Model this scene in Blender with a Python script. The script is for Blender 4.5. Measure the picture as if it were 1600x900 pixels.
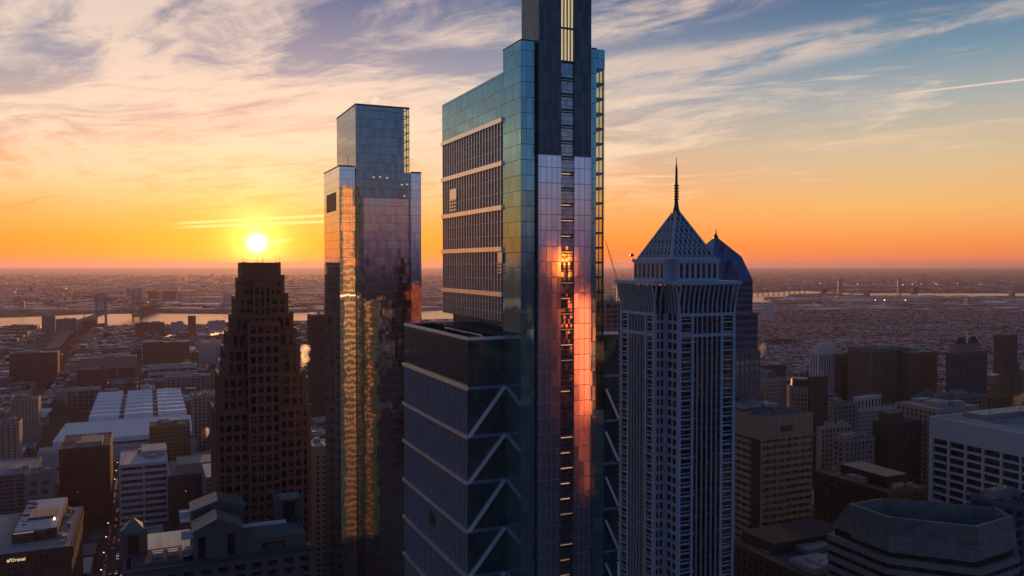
import bpy, math, random
from mathutils import Vector, Matrix
R = math.radians
random.seed(7)
for o in list(bpy.data.objects): bpy.data.objects.remove(o)
scene = bpy.context.scene
COL = scene.collection

# ------------------------------------------------------------------ camera
F, CX, CY, HORIZ, H = 1280.0, 800.0, 450.0, 414.0, 222.0      # focal length and frame in 1600x900 pixels
PITCH = math.atan((CY - HORIZ) / F)
cam = bpy.data.cameras.new('camera'); camo = bpy.data.objects.new('camera', cam); COL.objects.link(camo)
cam.sensor_width = 36; cam.lens = 36 * F / 1600; cam.clip_start = 1; cam.clip_end = 200000
camo.location = (0, 0, H); camo.rotation_euler = (R(90) - PITCH, 0, 0)
scene.camera = camo
scene.render.engine = 'CYCLES'
scene.cycles.use_denoising = True
scene.cycles.max_bounces = 6; scene.cycles.diffuse_bounces = 2; scene.cycles.glossy_bounces = 4
scene.cycles.transparent_max_bounces = 12; scene.cycles.volume_bounces = 0
scene.cycles.sample_clamp_indirect = 12
scene.view_settings.view_transform = 'Standard'; scene.view_settings.look = 'None'
scene.view_settings.exposure = 0.0; scene.view_settings.gamma = 1.0; scene.view_settings.use_curve_mapping = False

SUN_AZ, SUN_EL = math.atan((402 - CX) / F), math.atan((HORIZ - 380) / F * 0.955)
SDIR = Vector((math.sin(SUN_AZ) * math.cos(SUN_EL), math.cos(SUN_AZ) * math.cos(SUN_EL), math.sin(SUN_EL)))

# ------------------------------------------------------------------ node helper
class NT:
    def __init__(s, tree): s.t = tree; s.n = tree.nodes; s.l = tree.links
    def new(s, typ, **kw):
        n = s.n.new(typ)
        for k, v in kw.items(): setattr(n, k, v)
        return n
    def put(s, sock, v):
        if isinstance(v, bpy.types.NodeSocket): s.l.new(v, sock)
        elif v is not None:
            if hasattr(sock.default_value, '__len__') and not hasattr(v, '__len__'): v = (v,) * len(sock.default_value)
            if hasattr(sock.default_value, '__len__') and len(sock.default_value) == 4 and len(v) == 3: v = (*v, 1)
            sock.default_value = v
    def m(s, op, a, b=None, c=None, clamp=False):
        n = s.new('ShaderNodeMath', operation=op, use_clamp=clamp)
        s.put(n.inputs[0], a); s.put(n.inputs[1], b); s.put(n.inputs[2], c)
        return n.outputs[0]
    def v(s, op, a, b=None, scale=None):
        n = s.new('ShaderNodeVectorMath', operation=op)
        s.put(n.inputs[0], a); s.put(n.inputs[1], b)
        if scale is not None: s.put(n.inputs['Scale'], scale)
        return n.outputs['Value'] if op in ('DOT_PRODUCT', 'LENGTH') else n.outputs[0]
    def sep(s, a):
        n = s.new('ShaderNodeSeparateXYZ'); s.put(n.inputs[0], a); return n.outputs
    def comb(s, x, y, z):
        n = s.new('ShaderNodeCombineXYZ'); s.put(n.inputs[0], x); s.put(n.inputs[1], y); s.put(n.inputs[2], z); return n.outputs[0]
    def mix(s, f, a, b, mode='MIX'):
        n = s.new('ShaderNodeMix', data_type='RGBA', blend_type=mode)
        s.put(n.inputs[0], f); s.put(n.inputs[6], a); s.put(n.inputs[7], b); return n.outputs[2]
    def smooth(s, x, a, b, lo=0.0, hi=1.0):
        n = s.new('ShaderNodeMapRange', interpolation_type='SMOOTHSTEP')
        s.put(n.inputs[0], x); s.put(n.inputs[1], a); s.put(n.inputs[2], b); s.put(n.inputs[3], lo); s.put(n.inputs[4], hi)
        return n.outputs[0]
    def noise(s, vec, scale, detail=4, rough=0.55, dist=0.0, color=False):
        n = s.new('ShaderNodeTexNoise'); s.put(n.inputs['Vector'], vec); n.inputs['Scale'].default_value = scale
        n.inputs['Detail'].default_value = detail; n.inputs['Roughness'].default_value = rough; n.inputs['Distortion'].default_value = dist
        return n.outputs['Color'] if color else n.outputs[0]
    def ramp(s, f, stops):
        n = s.new('ShaderNodeValToRGB'); e = n.color_ramp.elements
        while len(e) < len(stops): e.new(0.5)
        for el, (p, c) in zip(e, stops): el.position = p; el.color = (*c, 1)
        s.put(n.inputs[0], f); return n.outputs[0]
def srgb(r, g, b):
    f = lambda c: (c / 255 / 12.92) if c <= 10 else ((c / 255 + 0.055) / 1.055) ** 2.4
    return (f(r), f(g), f(b))

# ------------------------------------------------------------------ sky
world = bpy.data.worlds.new('World'); scene.world = world; world.use_nodes = True
world.node_tree.nodes.clear()
W = NT(world.node_tree)
d = W.new('ShaderNodeTexCoord').outputs['Generated']
d = W.v('NORMALIZE', d)
dx, dy, dz = W.sep(d)
el = W.m('MAXIMUM', dz, 0.0)
hl = W.m('MAXIMUM', W.m('SQRT', W.m('ADD', W.m('MULTIPLY', dx, dx), W.m('MULTIPLY', dy, dy))), 0.001)
caz = W.m('DIVIDE', W.m('ADD', W.m('MULTIPLY', dx, math.sin(SUN_AZ)), W.m('MULTIPLY', dy, math.cos(SUN_AZ))), hl)   # cos of azimuth from the sun
f2 = W.m('MULTIPLY', el, 2.0, clamp=True)
east = W.ramp(f2, [(0.0, srgb(246, 106, 36)), (0.06, srgb(248, 134, 44)), (0.15, srgb(240, 160, 88)), (0.27, srgb(204, 172, 146)), (0.42, srgb(140, 150, 164)), (0.60, srgb(62, 100, 142)), (1.0, srgb(24, 62, 102))])
side = W.ramp(f2, [(0.0, srgb(240, 124, 80)), (0.05, srgb(246, 146, 74)), (0.13, srgb(240, 180, 104)), (0.24, srgb(214, 188, 148)), (0.36, srgb(166, 172, 168)), (0.46, srgb(104, 142, 164)), (0.60, srgb(38, 92, 134)), (1.0, srgb(16, 58, 98))])
west = W.ramp(f2, [(0.0, srgb(58, 70, 104)), (0.05, srgb(92, 88, 120)), (0.13, srgb(150, 118, 132)), (0.22, srgb(116, 136, 172)), (0.45, srgb(66, 118, 170)), (1.0, srgb(22, 68, 112))])
sky = W.mix(W.smooth(caz, 0.72, 0.99), side, east)
sky = W.mix(W.smooth(caz, -0.45, 0.62), west, sky)
# thin cirrus, streaked along one direction of a high layer
inv = W.m('DIVIDE', 1.0, W.m('ADD', el, 0.07))
px_ = W.m('MULTIPLY', dx, inv); py_ = W.m('MULTIPLY', dy, inv)
ca, sa = math.cos(R(-58)), math.sin(R(-58))
along = W.m('ADD', W.m('MULTIPLY', px_, sa), W.m('MULTIPLY', py_, ca))
across = W.m('SUBTRACT', W.m('MULTIPLY', px_, ca), W.m('MULTIPLY', py_, sa))
warp = W.noise(W.comb(W.m('MULTIPLY', along, 0.35), W.m('MULTIPLY', across, 0.6), 0.0), 1.3, 3, 0.5, color=True)
wx, wy, wz = W.sep(warp)
cp = W.comb(W.m('ADD', W.m('MULTIPLY', along, 0.85), W.m('MULTIPLY', wx, 1.5)), W.m('ADD', W.m('MULTIPLY', across, 1.35), W.m('MULTIPLY', wy, 2.2)), 3.1)
c1 = W.noise(cp, 1.15, 12, 0.64, 0.7)
cq = W.comb(W.m('ADD', W.m('MULTIPLY', along, 1.1), W.m('MULTIPLY', wy, 2.0)), W.m('ADD', W.m('MULTIPLY', across, 4.5), W.m('MULTIPLY', wx, 5.0)), 1.7)
c3 = W.noise(cq, 1.6, 8, 0.68, 0.6)
c2 = W.noise(W.comb(W.m('MULTIPLY', along, 0.24), W.m('MULTIPLY', across, 0.45), 8.3), 1.0, 3, 0.5)
bias = W.m('MULTIPLY', W.smooth(caz, 0.80, 0.985), 0.15)
cl = W.smooth(W.m('ADD', W.m('ADD', W.m('ADD', W.m('MULTIPLY', c1, 0.70), W.m('MULTIPLY', c3, 0.19)), W.m('MULTIPLY', c2, 0.30)), bias), 0.62, 0.79)
hfade = W.smooth(el, 0.03, 0.11)
ccol = W.ramp(f2, [(0.0, srgb(252, 170, 70)), (0.14, srgb(248, 196, 142)), (0.3, srgb(244, 218, 188)), (0.5, srgb(236, 214, 192)), (0.72, srgb(214, 198, 184)), (1.0, srgb(110, 116, 130))])
ccol = W.mix(W.smooth(caz, -0.3, 0.5), srgb(104, 98, 120), ccol)
sky = W.mix(W.m('MULTIPLY', W.m('MULTIPLY', cl, hfade), 0.9), sky, ccol)
# tangent-plane coordinates of the eastern sky, for the one long cloud streak and the contrails
ok = W.smooth(dy, 0.2, 0.4)
idy = W.m('DIVIDE', 1.0, W.m('MAXIMUM', dy, 0.05))
qx = W.m('MULTIPLY', dx, idy); qz = W.m('MULTIPLY', dz, idy)
def streak(A, B, w0, w1, s0=0.02, s1=0.05):
    sl = (B[1] - A[1]) / (B[0] - A[0])
    t = W.m('DIVIDE', W.m('SUBTRACT', qx, A[0]), B[0] - A[0])
    off = W.m('ABSOLUTE', W.m('SUBTRACT', W.m('SUBTRACT', qz, A[1]), W.m('MULTIPLY', W.m('SUBTRACT', qx, A[0]), sl)))
    wd = W.m('ADD', w0, W.m('MULTIPLY', t, w1 - w0))
    m = W.smooth(W.m('DIVIDE', off, W.m('MAXIMUM', wd, 0.0004)), 1.0, 0.25)
    m = W.m('MULTIPLY', m, W.smooth(t, -s0, s1)); m = W.m('MULTIPLY', m, W.smooth(t, 1.0 + s0, 1.0 - s1))
    return W.m('MULTIPLY', m, ok)
sn = W.noise(W.comb(W.m('MULTIPLY', qx, 5.0), W.m('MULTIPLY', W.m('SUBTRACT', qz, W.m('MULTIPLY', qx, 0.2)), 26.0), 1.0), 1.5, 8, 0.62, 0.4)
b1 = W.m('MULTIPLY', streak((0.02, 0.205), (0.66, 0.318), 0.050, 0.016, 0.1, 0.25), W.smooth(sn, 0.34, 0.62))
b2 = W.m('MULTIPLY', streak((0.02, 0.275), (0.36, 0.345), 0.050, 0.03, 0.1, 0.4), W.smooth(sn, 0.38, 0.66))
b3 = W.m('MULTIPLY', streak((0.18, 0.135), (0.85, 0.182), 0.010, 0.012, 0.1, 0.3), W.smooth(sn, 0.3, 0.8, 0.0, 0.5))
sky = W.mix(W.m('MULTIPLY', W.m('MAXIMUM', b1, b2), 0.8), sky, srgb(222, 198, 180))
sky = W.mix(b3, sky, srgb(240, 208, 160))
# sun glow and disc
ang = W.m('ARCCOSINE', W.m('MINIMUM', W.v('DOT_PRODUCT', d, tuple(SDIR)), 0.9999999))
def glow(k, col, amp):
    g = W.m('MULTIPLY', W.m('EXPONENT', W.m('MULTIPLY', ang, -k)), amp)
    n = W.new('ShaderNodeVectorMath', operation='SCALE'); n.inputs[0].default_value = col; W.put(n.inputs['Scale'], g)
    return n.outputs[0]
sky = W.v('ADD', sky, glow(8.0, (0.50, 0.15, 0.0), 0.12))
sky = W.v('ADD', sky, glow(20.0, (1.0, 0.32, 0.0), 0.22))
sky = W.v('ADD', sky, glow(62.0, (1.0, 0.62, 0.14), 3.8))
t1 = W.m('MAXIMUM', streak((-0.42, 0.0500), (-0.12, 0.0660), 0.0022, 0.0030, 0.02, 0.12), streak((-0.415, 0.0455), (-0.12, 0.0570), 0.0022, 0.0028, 0.02, 0.12))
sky = W.mix(W.m('MULTIPLY', t1, 0.75), sky, (1.0, 0.78, 0.36, 1))
t3 = streak((-0.338, 0.0230), (-0.262, 0.0315), 0.0022, 0.0034, 0.02, 0.45)
sky = W.mix(W.m('MULTIPLY', t3, 0.9), sky, (1.6, 1.15, 0.5, 1))
t2 = streak((0.425, 0.2018), (0.75, 0.2400), 0.0013, 0.0024, 0.02, 0.3)
sky = W.mix(W.m('MULTIPLY', t2, 0.8), sky, srgb(244, 214, 190))
disc = W.m('EXPONENT', W.m('MULTIPLY', W.m('POWER', W.m('DIVIDE', ang, R(0.40)), 2.0), -1.0))
nd = W.new('ShaderNodeVectorMath', operation='SCALE'); nd.inputs[0].default_value = (1.0, 0.72, 0.34); W.put(nd.inputs['Scale'], W.m('MULTIPLY', disc, 16.0))
sky = W.v('ADD', sky, nd.outputs[0])
# below the horizon (never seen past the ground): dull
sky = W.mix(W.smooth(dz, 0.0, -0.02), sky, srgb(70, 58, 66))
nish = W.new('ShaderNodeTexSky', sky_type='NISHITA'); nish.sun_disc = False; nish.sun_elevation = SUN_EL; nish.sun_rotation = SUN_AZ
nish.altitude = 220; nish.dust_density = 0.7; nish.air_density = 1.0
bg1 = W.new('ShaderNodeBackground'); W.put(bg1.inputs[0], W.v('MULTIPLY', nish.outputs[0], (1.0, 0.72, 0.85))); bg1.inputs[1].default_value = 0.05
bg2 = W.new('ShaderNodeBackground'); W.put(bg2.inputs[0], sky); bg2.inputs[1].default_value = 0.92
add = W.new('ShaderNodeAddShader'); W.l.new(bg1.outputs[0], add.inputs[0]); W.l.new(bg2.outputs[0], add.inputs[1])
wo = W.new('ShaderNodeOutputWorld'); W.l.new(add.outputs[0], wo.inputs[0])
world.cycles.sampling_method = 'MANUAL'; world.cycles.sample_map_resolution = 1024

sl = bpy.data.lights.new('sun', 'SUN'); sl.energy = 4.8; sl.angle = R(0.5); sl.color = (1.0, 0.46, 0.17)
so = bpy.data.objects.new('sun', sl); COL.objects.link(so)
so.rotation_euler = (-SDIR).to_track_quat('-Z', 'Y').to_euler()
#=====BODY=====

# ------------------------------------------------------------------ geometry helpers
cp_, sp_ = math.cos(PITCH), math.sin(PITCH)
def pix(px, py, Y):
    """World point seen at photo pixel (px, py) at world depth Y."""
    a, b = (px - CX) / F, (CY - py) / F
    t = Y / (cp_ + b * sp_)
    return Vector((a * t, Y, H + (-sp_ + b * cp_) * t))
def gnd(px, py, z=0.0):
    a, b = (px - CX) / F, (CY - py) / F
    t = (z - H) / (-sp_ + b * cp_)
    return Vector((a * t, (cp_ + b * sp_) * t, z))
def proj(X, Y, Z):
    dep = Y * cp_ - (Z - H) * sp_
    return (CX + F * X / dep, CY - F * (Y * sp_ + (Z - H) * cp_) / dep, dep)
GA = R(24)
U = Vector((math.cos(GA), math.sin(GA), 0)); V = Vector((-math.sin(GA), math.cos(GA), 0))
def uv(P): return P.x * U.x + P.y * U.y, P.x * V.x + P.y * V.y
def run(P, D, px):
    """Length along D from P until the photo column px."""
    a = (px - CX) / F; dep = P.y * cp_ - (P.z - H) * sp_
    return (a * dep - P.x) / (D.x - a * D.y * cp_)

class MB:
    def __init__(s): s.V, s.F, s.M = [], [], []
    def _add(s, vs, fs, mi=0):
        k = len(s.V); s.V += [tuple(v) for v in vs]; s.F += [tuple(k + i for i in f) for f in fs]; s.M += [mi] * len(fs); return s
    def box(s, x0, x1, y0, y1, z0, z1, mi=0):
        if x1 < x0: x0, x1 = x1, x0
        if y1 < y0: y0, y1 = y1, y0
        return s._add([(x0,y0,z0),(x1,y0,z0),(x1,y1,z0),(x0,y1,z0),(x0,y0,z1),(x1,y0,z1),(x1,y1,z1),(x0,y1,z1)],
                      [(3,2,1,0),(4,5,6,7),(0,1,5,4),(1,2,6,5),(2,3,7,6),(3,0,4,7)], mi)
    def rbox(s, cx, cy, w, dpt, z0, z1, ang, mi=0):
        c, n = math.cos(ang), math.sin(ang); P = []
        for z in (z0, z1):
            for (x, y) in ((-w/2,-dpt/2),(w/2,-dpt/2),(w/2,dpt/2),(-w/2,dpt/2)): P.append((cx + x*c - y*n, cy + x*n + y*c, z))
        return s._add(P, [(3,2,1,0),(4,5,6,7),(0,1,5,4),(1,2,6,5),(2,3,7,6),(3,0,4,7)], mi)
    def frustum(s, A, zA, B, zB, mi=0, caps=True):
        n = len(A); vs = [(x, y, zA) for x, y in A] + [(x, y, zB) for x, y in B]
        fs = [(i, (i+1) % n, n + (i+1) % n, n + i) for i in range(n)]
        if caps: fs += [tuple(range(n-1, -1, -1)), tuple(range(n, 2*n))]
        return s._add(vs, fs, mi)
    def prism(s, A, z0, z1, mi=0): return s.frustum(A, z0, A, z1, mi)
    def cone(s, A, zA, apex, mi=0):
        n = len(A); return s._add([(x, y, zA) for x, y in A] + [apex], [(i, (i+1) % n, n) for i in range(n)] + [tuple(range(n-1,-1,-1))], mi)
    def beam(s, p, q, w, h=None, mi=0, up=Vector((0,0,1))):
        p, q = Vector(p), Vector(q); h = h or w; t = (q - p).normalized()
        if abs(t.dot(up)) > 0.99: up = Vector((0,1,0))
        a = t.cross(up).normalized(); b = a.cross(t).normalized(); P = []
        for e in (p, q):
            for (i, j) in ((-1,-1),(1,-1),(1,1),(-1,1)): P.append(e + a*(i*w/2) + b*(j*h/2))
        return s._add(P, [(3,2,1,0),(4,5,6,7),(0,1,5,4),(1,2,6,5),(2,3,7,6),(3,0,4,7)], mi)
    def tube(s, p, q, r0, r1=None, n=8, mi=0):
        p, q = Vector(p), Vector(q); r1 = r0 if r1 is None else r1; t = (q - p).normalized()
        a = t.cross(Vector((0,0,1)) if abs(t.z) < 0.9 else Vector((1,0,0))).normalized(); b = t.cross(a)
        P = [e + (a*math.cos(k*2*math.pi/n) + b*math.sin(k*2*math.pi/n))*r for e, r in ((p, r0), (q, r1)) for k in range(n)]
        return s._add(P, [(k, (k+1) % n, n + (k+1) % n, n + k) for k in range(n)] + [tuple(range(n-1,-1,-1)), tuple(range(n, 2*n))], mi)
    def lathe(s, cx, cy, prof, n=12, mi=0):
        P = [(cx + r*math.cos(2*math.pi*k/n), cy + r*math.sin(2*math.pi*k/n), z) for r, z in prof for k in range(n)]
        fs = [(j*n + k, j*n + (k+1) % n, (j+1)*n + (k+1) % n, (j+1)*n + k) for j in range(len(prof)-1) for k in range(n)]
        return s._add(P, fs + [tuple(range(n-1,-1,-1)), tuple((len(prof)-1)*n + k for k in range(n))], mi)
    def quad(s, a, b, c, e, mi=0): return s._add([a, b, c, e], [(0,1,2,3)], mi)
    def mesh(s, name, mats):
        me = bpy.data.meshes.new(name); me.from_pydata(s.V, [], s.F)
        for m in (mats if isinstance(mats, (list, tuple)) else [mats]): me.materials.append(m)
        if any(s.M): me.polygons.foreach_set('material_index', s.M)
        me.update(); return me
    def build(s, name, mats, parent=None, loc=(0,0,0), rot=0.0):
        o = bpy.data.objects.new(name, s.mesh(name, mats)); COL.objects.link(o)
        o.location = loc; o.rotation_euler = (0, 0, rot); o.parent = parent
        return o
def each(name, mat, root, *shapes):
    """Build every shape collected by MB lambdas as a part of its own."""
    for f_ in shapes: t = MB(); f_(t); t.build(name, MAT[mat], root)
def tag(o, label=None, cat=None, group=None, kind=None):
    for k, v in (('label', label), ('category', cat), ('group', group), ('kind', kind)):
        if v: o[k] = v
    return o
def thing(name, label, cat, loc=(0,0,0), rot=0.0, group=None):
    o = bpy.data.objects.new(name, None); COL.objects.link(o)
    o.location = (loc[0], loc[1], loc[2] if len(loc) > 2 else 0); o.rotation_euler = (0, 0, rot); o.empty_display_size = 5
    return tag(o, label, cat, group)

# ------------------------------------------------------------------ materials
MAT = {}
def newmat(name):
    m = bpy.data.materials.new(name); m.use_nodes = True; m.node_tree.nodes.clear(); MAT[name] = m
    return m, NT(m.node_tree)
def finish(nt, shader):
    o = nt.new('ShaderNodeOutputMaterial'); nt.l.new(shader, o.inputs[0])
def principled(nt, **kw):
    p = nt.new('ShaderNodeBsdfPrincipled')
    for k, v in kw.items(): nt.put(p.inputs[k.replace('_', ' ')], v)
    return p.outputs[0]
def facecoord(nt):
    """s along the face, z up, face id; in the object's own space."""
    tc = nt.new('ShaderNodeTexCoord'); x, y, z = nt.sep(tc.outputs['Object']); nx, ny, nz = nt.sep(tc.outputs['Normal'])
    ax, ay = nt.m('ABSOLUTE', nx), nt.m('ABSOLUTE', ny)
    isx = nt.m('GREATER_THAN', ax, ay)
    s = nt.m('ADD', nt.m('MULTIPLY', y, isx), nt.m('MULTIPLY', x, nt.m('SUBTRACT', 1.0, isx)))
    return s, z, nt.m('ADD', nt.m('ROUND', nt.m('MULTIPLY', nx, 3.0)), nt.m('MULTIPLY', nt.m('ROUND', nt.m('MULTIPLY', ny, 3.0)), 7.0)), tc.outputs['Object'], nz
def white(nt, vec):
    n = nt.new('ShaderNodeTexWhiteNoise', noise_dimensions='3D'); nt.put(n.inputs['Vector'], vec); return n.outputs['Value'], n.outputs['Color']
def scalecol(nt, col, f): return nt.v('SCALE', col, scale=f)
def masonry(name, rgb, var=0.25, rough=0.85, big=0.03, small=0.9, island=0.0, spec=0.3):
    m, nt = newmat(name); tc = nt.new('ShaderNodeTexCoord').outputs['Object']
    n1 = nt.noise(tc, big, 4, 0.6); n2 = nt.noise(nt.v('MULTIPLY', tc, (1, 1, 0.12)), small, 3, 0.6)
    f = nt.m('ADD', 1.0 - var, nt.m('MULTIPLY', nt.m('ADD', n1, n2), var))
    if island:
        g = nt.new('ShaderNodeNewGeometry'); f = nt.m('MULTIPLY', f, nt.m('ADD', 1 - island, nt.m('MULTIPLY', g.outputs['Random Per Island'], 2 * island)))
    finish(nt, principled(nt, Base_Color=scalecol(nt, rgb, f), Roughness=rough, Specular_IOR_Level=spec)); return m
def metal(name, rgb, rough=0.35, metallic=0.8, jit=0.0, pw=1.5, ph=4.0, line=0.0, var=0.15, ior=1.5, jit2=0.0, lit=0.0, lw=0.07, fl=0.16, litcol=(1.0, 0.62, 0.28), blinds=0.0, island=0.0, frame=(0.02, 0.022, 0.025)):
    """Curtain wall: panels of pw x ph, each tilted a hair differently, with joint lines."""
    m, nt = newmat(name); s, z, fid, obj, nz = facecoord(nt)
    cs, cz = nt.m('DIVIDE', s, pw), nt.m('DIVIDE', z, ph)
    fs, fz = nt.m('FRACT', cs), nt.m('FRACT', cz)
    val, colr = white(nt, nt.comb(nt.m('FLOOR', cs), nt.m('FLOOR', cz), fid))
    f = nt.m('ADD', 1 - var, nt.m('MULTIPLY', val, 2 * var))
    base = scalecol(nt, rgb, f)
    if blinds:
        v2, c2 = white(nt, nt.comb(nt.m('FLOOR', cs), nt.m('FLOOR', cz), nt.m('ADD', fid, 31.7)))
        hgt = nt.m('GREATER_THAN', fz, nt.m('SUBTRACT', 1.0, nt.m('MULTIPLY', v2, 0.55)))
        base = nt.mix(nt.m('MULTIPLY', nt.m('MULTIPLY', hgt, nt.m('GREATER_THAN', v2, 0.45)), blinds), base, (0.22, 0.21, 0.19, 1))
    wall = nt.m('LESS_THAN', nt.m('ABSOLUTE', nz), 0.5)
    ln = nt.m('MAXIMUM', nt.m('LESS_THAN', fs, lw / pw), nt.m('LESS_THAN', fz, fl / ph))
    ln = nt.m('MULTIPLY', nt.m('MULTIPLY', ln, line), wall)
    base = nt.mix(ln, base, (*frame, 1))
    g = nt.new('ShaderNodeNewGeometry')
    j = nt.v('SCALE', nt.v('SUBTRACT', colr, (0.5, 0.5, 0.5)), scale=jit)
    if jit2:
        w = nt.noise(obj, 0.22, 2, 0.5, color=True); j = nt.v('ADD', j, nt.v('SCALE', nt.v('SUBTRACT', w, (0.5, 0.5, 0.5)), scale=jit2))
    nrm = nt.v('NORMALIZE', nt.v('ADD', g.outputs['Normal'], j))
    p = nt.new('ShaderNodeBsdfPrincipled'); nt.put(p.inputs['Base Color'], base); nt.put(p.inputs['Normal'], nrm); p.inputs['IOR'].default_value = ior
    nt.put(p.inputs['Metallic'], nt.m('MULTIPLY', nt.m('SUBTRACT', 1.0, ln), metallic)); nt.put(p.inputs['Roughness'], nt.m('ADD', rough, nt.m('MULTIPLY', ln, 0.3)))
    if lit:
        v3, c3 = white(nt, nt.comb(nt.m('FLOOR', cs), nt.m('FLOOR', cz), nt.m('ADD', fid, 77.3)))
        on = nt.m('MULTIPLY', nt.m('MULTIPLY', nt.m('LESS_THAN', v3, lit), nt.m('GREATER_THAN', fz, 0.55)), nt.m('SUBTRACT', 1.0, ln))
        p.inputs['Emission Color'].default_value = (*litcol, 1); nt.put(p.inputs['Emission Strength'], nt.m('MULTIPLY', on, nt.m('ADD', 0.15, nt.m('MULTIPLY', v3, 0.5 / max(lit, 1e-4)))))
    finish(nt, p.outputs[0]); return m
def windowed(name, rgb, bay=3.2, flo=3.6, wx=0.55, wz=0.5, var=0.5, roofc=(0.16, 0.155, 0.15)):
    """Wall with window openings for buildings a kilometre off; hue varies from building to building."""
    m, nt = newmat(name); s, z, fid, obj, nz = facecoord(nt)
    g = nt.new('ShaderNodeNewGeometry'); isl = g.outputs['Random Per Island']; oi = nt.new('ShaderNodeObjectInfo').outputs['Random']
    rnd = nt.m('FRACT', nt.m('ADD', isl, nt.m('MULTIPLY', oi, 7.31)))
    r2 = nt.m('FRACT', nt.m('MULTIPLY', rnd, 17.3)); r3 = nt.m('FRACT', nt.m('MULTIPLY', rnd, 91.7))
    wallc = nt.ramp(rnd, rgb); wallc = scalecol(nt, wallc, nt.m('ADD', 1 - var * 0.6, nt.m('MULTIPLY', r2, var * 1.2)))
    bb = nt.m('ADD', bay * 0.75, nt.m('MULTIPLY', r3, bay * 0.6))
    fs, fz = nt.m('FRACT', nt.m('DIVIDE', s, bb)), nt.m('FRACT', nt.m('DIVIDE', z, flo))
    wxr = nt.m('ADD', wx * 0.7, nt.m('MULTIPLY', r2, wx * 0.7))
    win = nt.m('MULTIPLY', nt.m('LESS_THAN', fs, wxr), nt.m('MULTIPLY', nt.m('GREATER_THAN', fz, 0.25), nt.m('LESS_THAN', fz, 0.25 + wz)))
    win = nt.m('MULTIPLY', win, nt.m('LESS_THAN', nt.m('ABSOLUTE', nz), 0.3))
    v3, c3 = white(nt, nt.comb(nt.m('FLOOR', nt.m('DIVIDE', s, bb)), nt.m('FLOOR', nt.m('DIVIDE', z, flo)), nt.m('ADD', fid, nt.m('MULTIPLY', rnd, 50.0))))
    up = nt.m('GREATER_THAN', nz, 0.6)
    dirt = nt.noise(obj, 0.12, 3, 0.6)
    rc = nt.mix(nt.smooth(r3, 0.3, 0.95), (*roofc, 1), (0.60, 0.65, 0.72, 1)); rc = scalecol(nt, rc, nt.m('ADD', 0.55, nt.m('MULTIPLY', dirt, 0.9)))
    col = nt.mix(win, nt.mix(up, scalecol(nt, wallc, nt.m('ADD', 0.75, nt.m('MULTIPLY', dirt, 0.5))), rc), scalecol(nt, (0.03, 0.035, 0.045), nt.m('ADD', 0.5, v3)))
    p = nt.new('ShaderNodeBsdfPrincipled'); nt.put(p.inputs['Base Color'], col); nt.put(p.inputs['Roughness'], nt.m('SUBTRACT', 0.85, nt.m('MULTIPLY', win, 0.7)))
    on = nt.m('MULTIPLY', win, nt.m('LESS_THAN', v3, 0.003))
    p.inputs['Emission Color'].default_value = (1, 0.62, 0.3, 1); nt.put(p.inputs['Emission Strength'], nt.m('MULTIPLY', on, 0.8))
    finish(nt, p.outputs[0]); return m
def plain(name, rgb, rough=0.6, metallic=0.0, emit=0.0, ecol=None):
    m, nt = newmat(name); tc = nt.new('ShaderNodeTexCoord').outputs['Object']
    f = nt.m('ADD', 0.85, nt.m('MULTIPLY', nt.noise(tc, 0.6, 3), 0.3))
    p = nt.new('ShaderNodeBsdfPrincipled'); nt.put(p.inputs['Base Color'], scalecol(nt, rgb, f)); p.inputs['Roughness'].default_value = rough; p.inputs['Metallic'].default_value = metallic
    if emit: p.inputs['Emission Color'].default_value = (*(ecol or rgb), 1); p.inputs['Emission Strength'].default_value = emit
    finish(nt, p.outputs[0]); return m

masonry('red_granite', (0.20, 0.098, 0.070), 0.28)
masonry('pale_granite', (0.33, 0.46, 0.60), 0.15, 0.6)
masonry('grey_granite', (0.115, 0.118, 0.118), 0.2)
masonry('brown_brick', (0.080, 0.063, 0.054), 0.3)
masonry('red_brick', (0.105, 0.048, 0.038), 0.3)
masonry('dark_brick', (0.060, 0.054, 0.050), 0.3)
masonry('tan_concrete', (0.225, 0.205, 0.165), 0.2)
masonry('beige_stone', (0.30, 0.265, 0.22), 0.2)
masonry('ochre_stone', (0.25, 0.18, 0.085), 0.25)
masonry('grey_concrete', (0.20, 0.20, 0.20), 0.22)
masonry('white_concrete', (0.45, 0.48, 0.52), 0.14)
masonry('white_terracotta', (0.46, 0.45, 0.43), 0.16)
masonry('pale_grey_panel', (0.40, 0.43, 0.45), 0.14)
m, nt = newmat('hall_white'); tc = nt.new('ShaderNodeTexCoord').outputs['Object']; hx, hy, hz = nt.sep(tc)
rib = nt.m('LESS_THAN', nt.m('FRACT', nt.m('DIVIDE', hx, 4.0)), 0.10); dirt = nt.m('ADD', 0.55, nt.m('MULTIPLY', nt.m('ADD', nt.noise(tc, 0.05, 5, 0.65), nt.noise(nt.v('MULTIPLY', tc, (1, 0.15, 1)), 0.5, 3, 0.6)), 0.45))
finish(nt, principled(nt, Base_Color=scalecol(nt, scalecol(nt, (0.74, 0.74, 0.77), dirt), nt.m('SUBTRACT', 1.0, nt.m('MULTIPLY', rib, 0.35))), Roughness=0.6))
masonry('slab_brown', (0.15, 0.13, 0.115), 0.25)
masonry('roof_gravel', (0.085, 0.085, 0.09), 0.6, 0.95, 0.06, 0.5)
masonry('roof_pale', (0.26, 0.27, 0.29), 0.55, 0.9, 0.06, 0.4)
masonry('roof_white', (0.50, 0.50, 0.52), 0.4, 0.75, 0.04, 0.3)
masonry('roof_unit_metal', (0.26, 0.27, 0.28), 0.3, 0.5)
plain('dark_metal', (0.04, 0.042, 0.045), 0.45, 0.5)
plain('black_void', (0.012, 0.012, 0.014), 0.5)  # flat black painting the dark inside recesses and openings
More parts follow.
